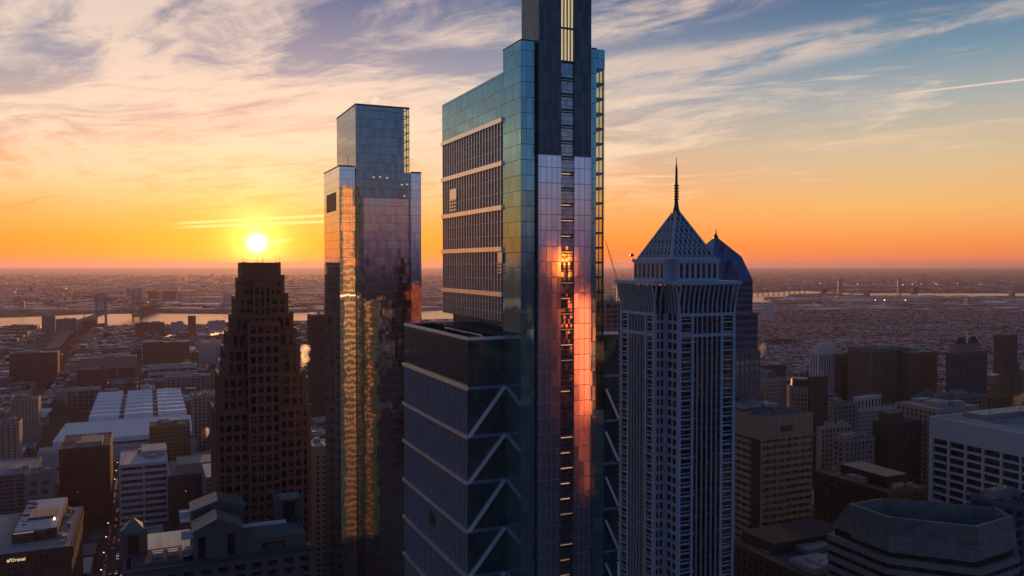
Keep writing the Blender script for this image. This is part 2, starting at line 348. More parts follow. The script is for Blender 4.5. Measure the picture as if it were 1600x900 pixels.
plain('copper_green', (0.055, 0.15, 0.14), 0.55)
plain('copper_blue', (0.03, 0.07, 0.095), 0.5)
plain('cream_metal', (0.98, 0.92, 0.84), 0.36, 0.9)
plain('pale_blue_metal', (0.66, 0.74, 0.84), 0.38, 0.5)
plain('steel_blue_paint', (0.10, 0.15, 0.22), 0.5)
plain('crane_red', (0.40, 0.06, 0.03), 0.5)
plain('tyre_black', (0.015, 0.015, 0.015), 0.8)
plain('lettering', (0.9, 0.72, 0.42), 0.5, 0.0, 0.55, (1.0, 0.70, 0.36))
plain('lamp_light', (1, 0.7, 0.4), 0.5, 0, 5.0, (1.0, 0.66, 0.34))
plain('ceiling_light', (1, 0.7, 0.4), 0.5, 0, 0.8, (1.0, 0.50, 0.24))
plain('dim_light', (1, 0.7, 0.4), 0.5, 0, 0.3, (1.0, 0.55, 0.30))
plain('tube_light', (0.9, 0.85, 0.5), 0.5, 0, 0.62, (1.0, 0.80, 0.45))
plain('tail_light', (0.6, 0.03, 0.02), 0.5, 0, 0.8, (1.0, 0.08, 0.04))
metal('black_glass', (0.012, 0.018, 0.026), 0.06, 0.0, 0.012, 1.4, 3.6, 0.4, 0.5, 1.5, 0.004, 0.0008, blinds=0.25)
metal('window_glass', (0.035, 0.042, 0.055), 0.08, 0.0, 0.02, 1.4, 3.6, 0.6, 0.6, 1.55, 0, 0.0008, blinds=0.4)

# ------------------------------------------------------------------ ground, river, streets
m, nt = newmat('city_ground')
obj = nt.new('ShaderNodeTexCoord').outputs['Object']
a1 = nt.noise(obj, 0.0011, 6, 0.6); a2 = nt.noise(obj, 0.012, 5, 0.65); a3 = nt.noise(nt.v('MULTIPLY', obj, (1, 1, 1)), 0.06, 3, 0.6)
woods = nt.smooth(nt.m('ADD', a1, nt.m('MULTIPLY', a2, 0.3)), 0.58, 0.70)
c = nt.mix(nt.smooth(a3, 0.42, 0.7), (0.055, 0.05, 0.05, 1), (0.13, 0.12, 0.115, 1))
c = nt.mix(woods, c, nt.mix(a2, (0.035, 0.028, 0.02, 1), (0.085, 0.07, 0.05, 1)))
c = nt.mix(nt.smooth(a2, 0.62, 0.74), c, (0.24, 0.23, 0.22, 1))
finish(nt, principled(nt, Base_Color=c, Roughness=0.95, Specular_IOR_Level=0.1))
g = MB(); S = 60000
n = 24
for i in range(n):
    for j in range(n):
        x0, x1 = -S + 2*S*i/n, -S + 2*S*(i+1)/n; y0, y1 = -S + 2*S*j/n, -S + 2*S*(j+1)/n
        g.quad((x0,y0,0),(x1,y0,0),(x1,y1,0),(x0,y1,0))
tag(g.build('ground', MAT['city_ground']), kind='structure')

m, nt = newmat('river_water')
obj = nt.new('ShaderNodeTexCoord').outputs['Object']
bmp = nt.new('ShaderNodeBump'); bmp.inputs['Strength'].default_value = 0.25; bmp.inputs['Distance'].default_value = 1.0
nt.put(bmp.inputs['Height'], nt.noise(nt.v('MULTIPLY', obj, (1, 0.5, 1)), 0.05, 4, 0.6))
pr = nt.new('ShaderNodeBsdfPrincipled'); pr.inputs['Base Color'].default_value = (0.02, 0.025, 0.03, 1); pr.inputs['Roughness'].default_value = 0.22; pr.inputs['IOR'].default_value = 1.45
nt.put(pr.inputs['Normal'], bmp.outputs[0]); finish(nt, pr.outputs[0])
near = [(-9000, 2600), (-2600, 2950), gnd(0, 513).xy, gnd(60, 516).xy, gnd(200, 512).xy, gnd(350, 508).xy, gnd(500, 505).xy, (0, 3350), (900, 4000), gnd(1100, 478).xy, gnd(1165, 476).xy, gnd(1212, 474).xy, gnd(1236, 462).xy, gnd(1300, 460).xy, gnd(1310, 463).xy, gnd(1460, 464).xy, gnd(1600, 465).xy, (9000, 4800), (20000, 3500)]
far = [(-9000, 3500), (-3500, 3700), gnd(0, 497).xy, gnd(80, 494).xy, gnd(140, 491).xy, gnd(240, 490).xy, gnd(350, 491).xy, gnd(500, 488).xy, (0, 4100), (1000, 5000), gnd(1100, 461).xy, gnd(1165, 457).xy, gnd(1250, 454).xy, gnd(1300, 457).xy, gnd(1340, 458.5).xy, gnd(1440, 458).xy, gnd(1600, 458.5).xy, (9000, 5900), (20000, 4700)]
w = MB()
for k in range(len(near) - 1):
    a, b, c_, e = near[k], near[k+1], far[k+1], far[k]
    w.quad((a[0],a[1],0.3),(b[0],b[1],0.3),(c_[0],c_[1],0.3),(e[0],e[1],0.3))
tag(w.build('river', MAT['river_water']), kind='structure')
def river_span(Xr, Y):   # is this point in or beyond the river?
    def yat(line):
        for p, q in zip(line, line[1:]):
            if p[0] <= Xr <= q[0]: return p[1] + (q[1]-p[1]) * (Xr-p[0]) / (q[0]-p[0])
        return line[0][1] if Xr < line[0][0] else line[-1][1]
    return yat(near), yat(far)

masonry('asphalt', (0.045, 0.045, 0.048), 0.3, 0.9, 0.02, 0.2)
plain('road_paint', (0.6, 0.6, 0.58), 0.8)
PU, PVV, RW = 145.0, 122.0, 15.0      # block pitch along and across, street width
OU, OV = -25.0, 40.0                   # offset of the street grid
roads = MB(); marks = MB()
for k in range(-26, 30):
    u0 = OU + k * PU
    roads.quad((u0-RW/2, -600, 0.10), (u0+RW/2, -600, 0.10), (u0+RW/2, 3300, 0.10), (u0-RW/2, 3300, 0.10))
    for j in range(0, 160): 
        if abs(k) < 10: marks.quad((u0-0.12, 300+j*12, 0.16), (u0+0.12, 300+j*12, 0.16), (u0+0.12, 304+j*12, 0.16), (u0-0.12, 304+j*12, 0.16))
for k in range(-5, 28):
    v0 = OV + k * PVV
    roads.quad((-3000, v0-RW/2, 0.13), (3300, v0-RW/2, 0.13), (3300, v0+RW/2, 0.13), (-3000, v0+RW/2, 0.13))
tag(roads.build('road', MAT['asphalt'], rot=GA), kind='structure'); tag(marks.build('road_markings', MAT['road_paint'], rot=GA), kind='structure')

# ------------------------------------------------------------------ facade builders
def span(a, b, step):
    n = max(1, round((b - a) / step)); return [a + (b - a) * i / n for i in range(n + 1)]
def facade(wb, gb, x0, x1, y0, y1, z0, z1, bay=4.0, flo=3.8, pier=1.2, sp=1.3, dep=0.5, top=2.0, sides='FLRB', gi=0, wi=0):
    """Recessed glass core in gb; piers and spandrels standing proud of it in wb."""
    gb.box(x0+dep, x1-dep, y0+dep, y1-dep, z0, z1-0.3, gi)
    zs = span(z0, z1 - top, flo)
    for s in sides:
        lo, hi = (x0, x1) if s in 'FB' else (y0 + dep, y1 - dep)
        def put(a, b, d0, za, zb):
            if s == 'F': wb.box(a, b, y0+d0, y0+dep+0.04, za, zb, wi)
            elif s == 'B': wb.box(a, b, y1-d0, y1-dep-0.04, za, zb, wi)
            elif s == 'L': wb.box(x0+d0, x0+dep+0.04, a, b, za, zb, wi)
            else: wb.box(x1-d0, x1-dep-0.04, a, b, za, zb, wi)
        if pier > 0:
            for c in span(lo + pier/2, hi - pier/2, bay): put(c - pier/2, c + pier/2, 0, z0, z1 - top)
        if sp > 0:
            for zz in zs[:-1]: put(lo + 0.02, hi - 0.02, 0.12 * dep if pier > 0 else 0, zz, zz + sp)
        put(lo, hi, -0.03, z1 - top, z1)
def roof(root, x0, x1, y0, y1, z, par=1.0, mat='roof_gravel', units=4, seed=0, unitmat='roof_unit_metal', wallm=None, uh=3.0):
    rb = MB(); rb.box(x0+0.6, x1-0.6, y0+0.6, y1-0.6, z-0.8, z-0.25)
    rb.build('roof', MAT[mat], root)
    rnd = random.Random(seed * 13 + 5)
    w, d_ = x1 - x0, y1 - y0
    if units and w > 12 and d_ > 12:
        for k in range(7):
            x, y = rnd.uniform(x0+2, x1-2), rnd.uniform(y0+2, y1-2); v_ = MB(); c_ = rnd.random()
            if c_ < 0.4: v_.lathe(x, y, [(0.35, z-0.26), (0.35, z+0.7), (0.65, z+0.72), (0.5, z+1.05)], 8); nm = 'roof_vent'
            elif c_ < 0.7: L = rnd.uniform(3, min(10, w*0.3)); v_.box(x-min(L/2, x-x0-1), x+min(L/2, x1-x-1), y-0.35, y+0.35, z+0.15+k*0.01, z+0.75+k*0.01); nm = 'roof_duct'
            else: L = rnd.uniform(3, min(10, d_*0.3)); v_.box(x-0.4, x+0.4, y-min(L/2, y-y0-1), y+min(L/2, y1-y-1), z-0.24, z+0.4+k*0.011); nm = 'roof_duct'
            v_.build(nm, MAT[unitmat], root)
    for k in range(units):
        a, b = rnd.uniform(0.10, 0.32) * w, rnd.uniform(0.10, 0.30) * d_
        cx, cy = rnd.uniform(x0 + 1.5 + a/2, x1 - 1.5 - a/2), rnd.uniform(y0 + 1.5 + b/2, y1 - 1.5 - b/2)
        u_ = MB(); h = rnd.uniform(0.5, 1.0) * uh
        u_.box(cx-a/2, cx+a/2, cy-b/2, cy+b/2, z-0.26, z+h+0.01*k)
        u_.box(cx-a/2+0.4, cx+a/2-0.4, cy-b/2+0.4, cy+b/2-0.4, z+h+0.01*k, z+h+0.35+0.01*k)
        for q in range(2): u_.tube((cx + (q-0.5)*a*0.5, cy, z+h), (cx + (q-0.5)*a*0.5, cy, z+h+1.1), 0.6, n=8)
        u_.build('roof_unit', MAT[unitmat], root)
HERO = []     # footprints (grid u0,u1,v0,v1) and silhouettes (pxL, pxR, pyTop, Y)
def note(u0, u1, v0, v1, ztop):
    HERO.append((u0, u1, v0, v1, ztop))
def block(name, label, cat, xL, xR, py, Y, dep, wall, bay=4.0, flo=3.8, pier=1.2, sp=1.3, fd=0.5, top=2.0, glass='window_glass', rmat='roof_gravel', units=4, group=None, seed=None, extra=None, pxL=None, uh=3.0, z0=0.0):
    P = pix(xL, py, Y); wdt = run(P, U, xR)
    if pxL is not None: dep = run(P, V, pxL)
    root = thing(name, label, cat, (P.x, P.y, z0), GA, group)
    zt = P.z - z0
    wb, gb = MB(), MB(); facade(wb, gb, 0, wdt, 0, dep, 0, zt, bay, flo, pier, sp, fd, top)
    wb.build('wall', MAT[wall], root); gb.build('window_glazing', MAT[glass], root)
    if rmat: roof(root, 0, wdt, 0, dep, zt, 1.0, rmat, units, seed if seed is not None else int(xL * 7 + py), uh=uh)
    u0, v0 = uv(P); note(u0, u0 + wdt, v0, v0 + dep, zt + z0)
    if extra: extra(root, wdt, dep, zt)
    return root, wdt, dep, zt

# ------------------------------------------------------------------ the tall glass tower in the middle
class Frame:
    """Local frame with its corner seen at photo pixel (px, py), depth Y."""
    def __init__(s, px, py, Y): s.P = pix(px, py, Y); s.z = s.P.z
    def at(s, x, y, z): return Vector((s.P.x, s.P.y, z)) + U * x + V * y
    def x(s, px, y, z=None): return run(s.at(0, y, s.z if z is None else z), U, px)
    def y(s, px, x, z=None): return run(s.at(x, 0, s.z if z is None else z), V, px)
    def zz(s, py, x, y):
        p = s.at(x, y, 0); b = (CY - py) / F; return H + (-sp_ + b * cp_) * p.y / (cp_ + b * sp_)
    def note(s, x0, x1, y0, y1, zt):
        u0, v0 = uv(s.P); note(u0 + x0, u0 + x1, v0 + y0, v0 + y1, zt)

metal('teal_curtain', (0.20, 0.42, 0.46), 0.05, 0.75, 0.008, 1.5, 3.95, 0.85, 0.16, 1.6, 0.010, 0.0)
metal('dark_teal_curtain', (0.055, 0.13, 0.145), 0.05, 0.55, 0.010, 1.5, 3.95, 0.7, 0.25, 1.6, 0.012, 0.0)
metal('slab_glass', (0.07, 0.12, 0.18), 0.06, 0.5, 0.008, 2.0, 3.9, 0.5, 0.25, 1.7, 0.006, 0.0)
metal('base_glass', (0.13, 0.18, 0.25), 0.10, 0.35, 0.01, 1.8, 4.1, 0.5, 0.2, 1.7, 0.008, 0.0)
metal('steel_panel', (0.60, 0.66, 0.80), 0.09, 0.85, 0.006, 1.6, 4.05, 0.6, 0.06, 1.5, 0.004, lw=0.13, frame=(0.10, 0.10, 0.12))
metal('dark_louvre', (0.07, 0.10, 0.13), 0.3, 0.6, 0.006, 0.8, 4.05, 0.8, 0.25, 1.5, 0.004)
metal('lift_glass', (0.30, 0.33, 0.37), 0.04, 0.85, 0.014, 0.65, 1.35, 0.5, 0.2, 1.6, 0.018, frame=(0.03, 0.03, 0.035))
metal('amber_sunrise_glass', (0.90, 0.43, 0.13), 0.05, 0.95, 0.02, 1.5, 3.95, 0.9, 0.3, 1.6, 0.03, frame=(0.02, 0.015, 0.012), lw=0.3, fl=1.5)  # amber tint stands in for sunrise light on the hidden rear
m, nt = newmat('clear_glass')
gl = nt.new('ShaderNodeBsdfGlossy'); gl.inputs['Roughness'].default_value = 0.04
tr = nt.new('ShaderNodeBsdfTransparent'); tr.inputs[0].default_value = (0.80, 0.82, 0.62, 1)
mx = nt.new('ShaderNodeMixShader'); mx.inputs[0].default_value = 0.12
nt.l.new(tr.outputs[0], mx.inputs[1]); nt.l.new(gl.outputs[0], mx.inputs[2]); finish(nt, mx.outputs[0])

def centre_tower():
    f = Frame(814, 62, 209.5); zb = f.z
    root = thing('glass_skyscraper', 'tallest teal glass tower in the middle, bright lift shaft, zigzag braces at its base', 'skyscraper', (f.P.x, f.P.y), GA)
    # --- glass box around the core
    xr = f.x(945, 0); xb = f.x(932, 0); ys = 11.5
    b = MB(); b.box(0, xb, 0, ys, 0, zb); b.build('curtain_wall', MAT['teal_curtain'], root)
    t = MB(); t.box(-0.06, xb+0.1, -0.06, 0.35, zb-0.1, zb+0.22); t.box(-0.06, 0.35, 0.35, ys, zb-0.1, zb+0.22); t.build('parapet', MAT['dark_metal'], root)
    # black strip painting the shade of a groove beside the core
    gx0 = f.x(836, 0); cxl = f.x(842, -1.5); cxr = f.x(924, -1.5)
    t = MB(); t.box(gx0, cxl, -0.25, 0.2, 0, zb-0.6); t.build('groove_shade_strip', MAT['black_void'], root)
    # open glazed corner bay on the right: slabs, posts and clear panes
    zc0, zc1 = f.zz(640, xr, 0), f.zz(108, xr, 0)
    t = MB(); t.box(xb, xr, 0, 12, zc1, zb); t.box(xb, xr, 0, 12, 0, zc0); t.build('corner_wall', MAT['teal_curtain'], root)
    t = MB()
    zs = span(zc0, zc1, 4.0)
    for z in zs: t.box(xb, xr-0.12, 0.12, 11.8, z-0.28, z+0.28)
    for k in range(3): t.box(xr-0.5, xr-0.15, 0.2+k*4.2, 0.5+k*4.2, zc0, zc1)
    t.box(xb+0.9, xb+1.1, 0.14, 0.34, zc0, zc1); t.build('floor_slab', MAT['dark_metal'], root)
    t = MB(); t.quad((xb,0,zc0),(xr,0,zc0),(xr,0,zc1),(xb,0,zc1)); t.quad((xr,0,zc0),(xr,12,zc0),(xr,12,zc1),(xr,0,zc1)); t.quad((xb,12,zc0),(xr,12,zc0),(xr,12,zc1),(xb,12,zc1))
    t.build('corner_glass', MAT['clear_glass'], root)
    # --- core: rises out of the picture
    zt = 343.0; y0 = -1.5; cd = f.y(815, cxl)
    s0, s1 = f.x(877, y0), f.x(898, y0); zd = f.zz(241, cxl, y0)
    t = MB(); t.box(cxl, s0, y0, cd, zd, zt); t.box(s1, cxr, y0, cd, zd, zt); t.build('louvred_wall', MAT['dark_louvre'], root)
    t = MB(); t.box(cxl, s0, y0, cd, 0, zd-0.05); t.box(s1, cxr, y0, cd, 0, zd-0.05); t.build('metal_wall', MAT['steel_panel'], root)
    zl = f.zz(95, s0, y0)
    t = MB(); t.box(s0, s1, y0+0.5, cd, 0, zl); t.build('lift_shaft', MAT['lift_glass'], root)
    z = zl - 4.05; k = 0; rnd = random.Random(3)
    while z > 20:
        fl = MB(); fl.box(s0, s1, y0+0.1, y0+0.55, z-0.28, z); fl.box(s0+0.1, s0+0.2, y0+0.3, y0+0.55, z-1.0, z-0.28); fl.box(s0, s1, y0+0.3, y0+0.55, z-1.0, z-0.72); fl.build('shaft_ledge', MAT['dark_metal'], root)
        if z < f.zz(258, s0, y0) and rnd.random() < 0.86:
            li = MB(); li.box(s0+0.25, s1-0.25-rnd.choice([0, 0, 0.8]), y0+0.34, y0+0.53, z-0.62, z-0.46); li.build('ceiling_light', MAT['ceiling_light' if rnd.random() < 0.6 and k < 30 else 'dim_light'], root); k += 1
        z -= 4.05
    # lantern at the head of the shaft
    t = MB(); t.box(s0, s1, y0+1.4, cd, zl, zt); t.build('lantern_back', MAT['dark_louvre'], root)
    n = 4
    for k in range(n):
        xx = s0 + (s1 - s0) * (k + 0.5) / n
        t = MB(); t.box(xx-0.28, xx+0.28, y0+0.75, y0+1.2, zl+0.5, zt); t.build('lantern_light', MAT['tube_light'], root)
    t = MB()
    for z in span(zl, zt, 8.1): t.box(s0, s1, y0+0.15, y0+0.6, z-0.22, z+0.22)
    for k in range(5): xx = s0 + (s1-s0)*k/4; t.box(xx-0.09, xx+0.09, y0+0.2, y0+0.55, zl, zt)
    t.build('lantern_frame', MAT['dark_metal'], root)
    # --- long office slab on the left
    ye = f.y(691, 0, f.zz(160, 0, 60)); zst, zsb = f.zz(115, 0, ys), f.zz(503, 0, ys)
    xs = 0.25
    t = MB(); t.box(xs, 17, ys+0.02, ye, zsb, zst); t.build('slab_glazing', MAT['slab_glass'], root)
    bz = [f.zz(p, 0, ys) for p in (187, 255, 324, 389, 460)]
    t = MB(); t.box(xs-0.3, 17.2, ys+0.05, ye-0.05, bz[0]+0.9, zst+0.35); t.build('crown_glazing', MAT['teal_curtain'], root)
    for z in bz: t = MB(); t.box(-0.55, xs+0.1, ys, ye, z-0.62, z+0.62); t.build('spandrel_band', MAT['cream_metal'], root)
    t = MB(); n = 23; edges = [b_ for b_ in bz] + [zsb]
    for i in range(len(edges)-1):
        for k in range(n):
            y = ys + (ye - ys) * (k + 0.5) / n; t.box(-0.32, xs+0.1, y-0.17, y+0.17, edges[i+1] + (0.64 if i < 4 else 0), edges[i]-0.64)
        if i < 5:
            for q in (1, 2):
                z = edges[i] + (edges[i+1]-edges[i])*q/3; t.box(0.0, xs+0.1, ys+0.1, ye-0.1, z-0.08, z+0.08)
    t.build('facade_fin', MAT['fin_metal'], root)
    for (pa, pb, za, zb_) in ((703, 713, 294, 331), (778, 784, 394, 430)):
        ya, yb = f.y(pb, -0.6, f.zz(310, 0, ys)), f.y(pa, -0.6, f.zz(310, 0, ys)); z1, z0 = f.zz(za, -0.6, ya), f.zz(zb_, -0.6, ya)
        t = MB()
        for i in range(3):
            for j in range(7):
                yy = ya + (yb-ya)*i/3; zz = z0 + (z1-z0)*j/7
                t.box(-0.62, -0.2, yy+0.12*(yb-ya), yy+(yb-ya)/3, zz+0.45, zz+(z1-z0)/7)
                if j > 3: t.box(-0.61, -0.2, yy, yy+(yb-ya)/3, zz, zz+(z1-z0)/7-0.02)
        t.build('vent_panel', MAT['cream_metal'], root)
    # recessed storey under the slab
    xw = f.x(732, ys-1.5, f.zz(530, 0, ys)); ybf = ys - 1.2; ztb = f.zz(530, xw, ybf); ybb = f.y(632, xw, ztb); xwr = f.x(966, ybf, f.zz(521, 30, ybf))
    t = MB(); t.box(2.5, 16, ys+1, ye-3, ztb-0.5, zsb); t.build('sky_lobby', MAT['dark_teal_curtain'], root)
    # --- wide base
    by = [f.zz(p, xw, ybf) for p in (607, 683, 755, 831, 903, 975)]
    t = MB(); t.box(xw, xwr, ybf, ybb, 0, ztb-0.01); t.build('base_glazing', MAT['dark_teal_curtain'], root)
    t = MB(); t.box(xw-0.25, xw+0.2, ybf+0.05, ybb, 0, by[0]); t.build('base_wall', MAT['base_glass'], root)
    t = MB()
    y = ybf + 0.9
    while y < ybb: t.box(xw-0.5, xw-0.2, y-0.14, y+0.14, 60, by[0]-0.5); y += 1.75
    t.build('base_fin', MAT['fin_metal_dark'], root)
    for z in by: t = MB(); t.box(xw-0.8, xw-0.1, ybf-0.3, ybb+0.6, z-0.45, z+0.45); t.build('base_band', MAT['cream_metal'], root)
    xm = f.x(788, ybf, by[0])
    for i in range(len(by)-1):
        t = MB(); t.beam((xw, ybf-0.35, by[i+1]), (xm, ybf-0.35, by[i]), 0.5, 0.95); t.build('steel_brace', MAT['pale_blue_metal'], root)
        xq = f.x(944, ybf, by[i]); xe = xwr
        t = MB(); t.beam((xe-4.2, ybf-0.35, by[i+1]+10.2), (xe, ybf-0.35, by[i+1]+1.5), 0.4, 0.7); t.build('steel_brace', MAT['pale_blue_metal'], root)
    for z in by:
        t = MB(); t.box(xw-0.2, 0.0, ybf-0.22, ybf+0.05, z-0.42, z+0.42); t.build('brace_tie', MAT['blue_metal'], root)
        t = MB(); t.box(23, xwr+0.1, ybf-0.2, ybf+0.05, z-0.35+1.0, z+0.35+1.0); t.build('brace_tie', MAT['blue_metal'], root)
    t = MB(); t.box(17.3, 37, 40, ye-0.02, ztb-1, zst-1.0); t.build('reflection_wing', MAT['dark_teal_curtain'], root)  # unseen wing, added for its reflection in the mirror tower
    t = MB(); t.box(xwr+0.02, 46, 46, ybb-0.1, 0, ztb-3); t.build('reflection_annex', MAT['dark_teal_curtain'], root)  # unseen annex, added to widen that reflection
    # unseen rear glass, tinted amber so the mirror tower shows sunrise strips
    t = MB(); t.box(xs+0.1, 16.9, ye+0.01, ye+0.35, zsb+0.1, zst); t.box(25, xwr-0.4, ybb+0.12, ybb+0.4, 0, ztb-1.0); t.box(25.5, 33.5, ye+0.01, ye+0.35, ztb, zst-1.3); t.box(xwr+3.0, 42.0, ybb, ybb+0.3, 0, ztb-3.4); t.build('amber_rear_glazing', MAT['amber_sunrise_glass'], root)
    # black panel painting the dark of a vent opening low on the base
    vy0, vy1 = f.y(683, xw, f.zz(815, xw, ybf+15)), f.y(674, xw, f.zz(815, xw, ybf+15)); zc = f.zz(815, xw, vy0)
    t = MB(); t.box(xw-0.56, xw-0.2, vy0, vy1, zc-1.8, zc+1.8); t.build('vent_shade_panel', MAT['black_void'], root)
    # terrace on the base roof
    t = MB(); t.box(xw+0.5, xwr-0.5, ybf+0.5, ybb-0.5, ztb-0.3, ztb+0.06); t.build('terrace', MAT['terrace_deck'], root)
    t = MB(); t.box(xw-0.2, xw+0.35, ybf-0.1, ybb+0.1, ztb-0.3, ztb+0.5); t.box(xw+0.35, xwr, ybf-0.1, ybf+0.35, ztb-0.3, ztb+0.5); t.box(xw+0.35, xwr, ybb-0.35, ybb+0.1, ztb-0.3, ztb+0.5)
    t.build('terrace_parapet', MAT['pale_blue_metal'], root)
    for (a0, a1, c0, c1) in ((xw+2, -1.5, ybf+3, ybf+13), (xw+2, -1.5, ybf+16, ybf+30), (xw+2, -2, ybf+33, ybb-4)):
        t = MB(); rnd = random.Random(int(c0*10))
        for q in range(420):
            x, y = rnd.uniform(a0, a1), rnd.uniform(c0, c1); s_ = rnd.uniform(0.15, 0.4); h = rnd.uniform(0.2, 0.9)
            t.cone([(x-s_, y-s_), (x+s_, y-s_*0.6), (x+s_*0.3, y+s_)], ztb+0.06, (x+rnd.uniform(-.2,.2), y, ztb+0.1+h))
        t.box(a0, a1, c0, c1, ztb+0.05, ztb+0.25); t.build('planting_bed', MAT['dry_planting'], root)
    t = MB(); t.box(-6.2, -5.6, ybf+2, ybf+31, ztb+0.06, ztb+0.9); t.build('terrace_wall', MAT['pale_blue_metal'], root)
    f.note(xw, xwr, -2, ybb, 340)
masonry('terrace_deck', (0.12, 0.12, 0.11), 0.3)
plain('dry_planting', (0.035, 0.04, 0.018), 0.9)
plain('fin_metal', (0.80, 0.76, 0.72), 0.30, 0.7)
plain('fin_metal_dark', (0.30, 0.37, 0.46), 0.4, 0.4)
plain('blue_metal', (0.12, 0.24, 0.40), 0.4, 0.5)
centre_tower()

# ------------------------------------------------------------------ the mirror-glass tower left of it
metal('mirror_glass', (0.47, 0.45, 0.45), 0.035, 0.9, 0.010, 1.55, 4.1, 0.7, 0.08, 1.6, 0.022, frame=(0.06, 0.065, 0.07))
metal('mirror_glass_blue', (0.60, 0.69, 0.76), 0.035, 0.9, 0.006, 1.55, 4.1, 0.7, 0.08, 1.6, 0.010, frame=(0.06, 0.07, 0.08))
metal('shaft_glass', (0.20, 0.26, 0.29), 0.05, 0.8, 0.010, 1.55, 4.1, 0.75, 0.15, 1.6, 0.016, 0.0, frame=(0.03, 0.033, 0.036))
def mirror_tower():
    f = Frame(530, 259, 385); zs = f.z
    root = thing('mirror_glass_skyscraper', 'tall mirror glass tower with a narrower square crown, right of the setting sun', 'skyscraper', (f.P.x, f.P.y), GA)
    xr = f.x(658, 0); dl = f.y(506, 0)
    xa, xc = f.x(556, -0.4), f.x(641, -0.4)
    t = MB(); t.box(0, xa-0.4, 0, dl, 0, zs); t.box(xc+0.4, xr, 0, dl, 0, zs-1.5); t.build('shoulder_wall', MAT['mirror_glass_blue'], root)
    t = MB(); t.box(-0.12, xa-0.4, -0.12, 0.3, zs-0.3, zs+0.4); t.box(-0.12, 0.3, 0.3, dl, zs-0.3, zs+0.4); t.box(xc+0.4, xr+0.1, -0.12, 0.3, zs-1.8, zs-1.1); t.build('shoulder_parapet', MAT['dark_metal'], root)
    zt = f.zz(163, xa, -0.4); xt = f.x(631, -0.4, zt); xe = f.x(639.5, -0.4, zt); dt = f.y(526, xa, zt)
    t = MB(); t.box(xa, xt, -0.4, dt, 0, zt); t.box(xt, xc, -0.4, dt, 0, zs-2); t.box(xa-0.4, xa, 0.4, dl-0.5, 0, zs-4); t.box(xc, xc+0.4, 0.4, dl-0.5, 0, zs-4)
    t.build('shaft_wall', MAT['shaft_glass'], root)
    # tall reflective bay in the front
    zb = f.zz(309, 12, -0.7); x0, x1 = f.x(568, -0.7, zb), f.x(638, -0.7, zb)
    t = MB(); t.box(x0, x1, -0.7, 0, 0, zb); t.build('front_bay', MAT['mirror_glass'], root)
    # glazed crown slot with its lattice
    t = MB(); t.quad((xt,-0.35,zs-2),(xe,-0.35,zs-2),(xe,-0.35,zt),(xt,-0.35,zt)); t.quad((xe,-0.35,zs-2),(xe,dt,zs-2),(xe,dt,zt),(xe,-0.35,zt)); t.build('crown_glass', MAT['clear_glass'], root)
    t = MB(); xmid = (xt + xe)/2
    for z in span(zs-2, zt, 4.1): t.box(xt, xe, -0.3, 0.1, z-0.16, z+0.16); t.box(xe-0.35, xe-0.05, 0.1, dt, z-0.16, z+0.16)
    t.box(xmid-0.14, xmid+0.14, -0.28, 0.08, zs-2, zt); t.box(xe-0.3, xe-0.02, -0.34, -0.06, zs-2, zt); t.build('crown_lattice', MAT['dark_metal'], root)
    t = MB(); t.box(xa-0.1, xe+0.1, -0.5, 0.1, zt-0.3, zt+0.5); t.box(xa-0.1, xa+0.3, 0.1, dt, zt-0.3, zt+0.5); t.box(xa+0.3, xe, dt-0.4, dt, zt-0.3, zt+0.5); t.build('crown_parapet', MAT['dark_metal'], root)
    ya, yb = f.y(524.5, -0.1, zs-12), f.y(510, -0.1, zs-12); z1, z0 = f.zz(303, 0, (ya+yb)/2), f.zz(331, 0, (ya+yb)/2)
    t = MB(); t.box(-0.14, 0.02, ya, yb, z0, z1); t.build('opening_shade_panel', MAT['black_void'], root)  # black panel in place of a cut hole; its dark is painted
    t = MB()
    for k in range(1, 5): yy = ya+(yb-ya)*k/5; t.box(-0.2, -0.05, yy-0.1, yy+0.1, z0, z1)
    t.build('opening_bars', MAT['dark_metal'], root)
    t = MB(); t.tube((xa-3, 3, zs), (xa-3, 3, zs+5.5), 0.12); t.build('mast', MAT['dark_metal'], root)
    for (p, q) in ((584, 276), (594, 275), (605, 276), (628, 286), (636, 285), (632, 304)):
        z = f.zz(q, 10, -0.5); x = f.x(p, -0.5, z); rl = MB(); rl.box(x-0.5, x+0.5, -0.52, -0.3, z-0.25, z+0.25); rl.build('lit_window', MAT['ceiling_light'], root)
    f.note(0, xr, 0, dl, zt)
mirror_tower()

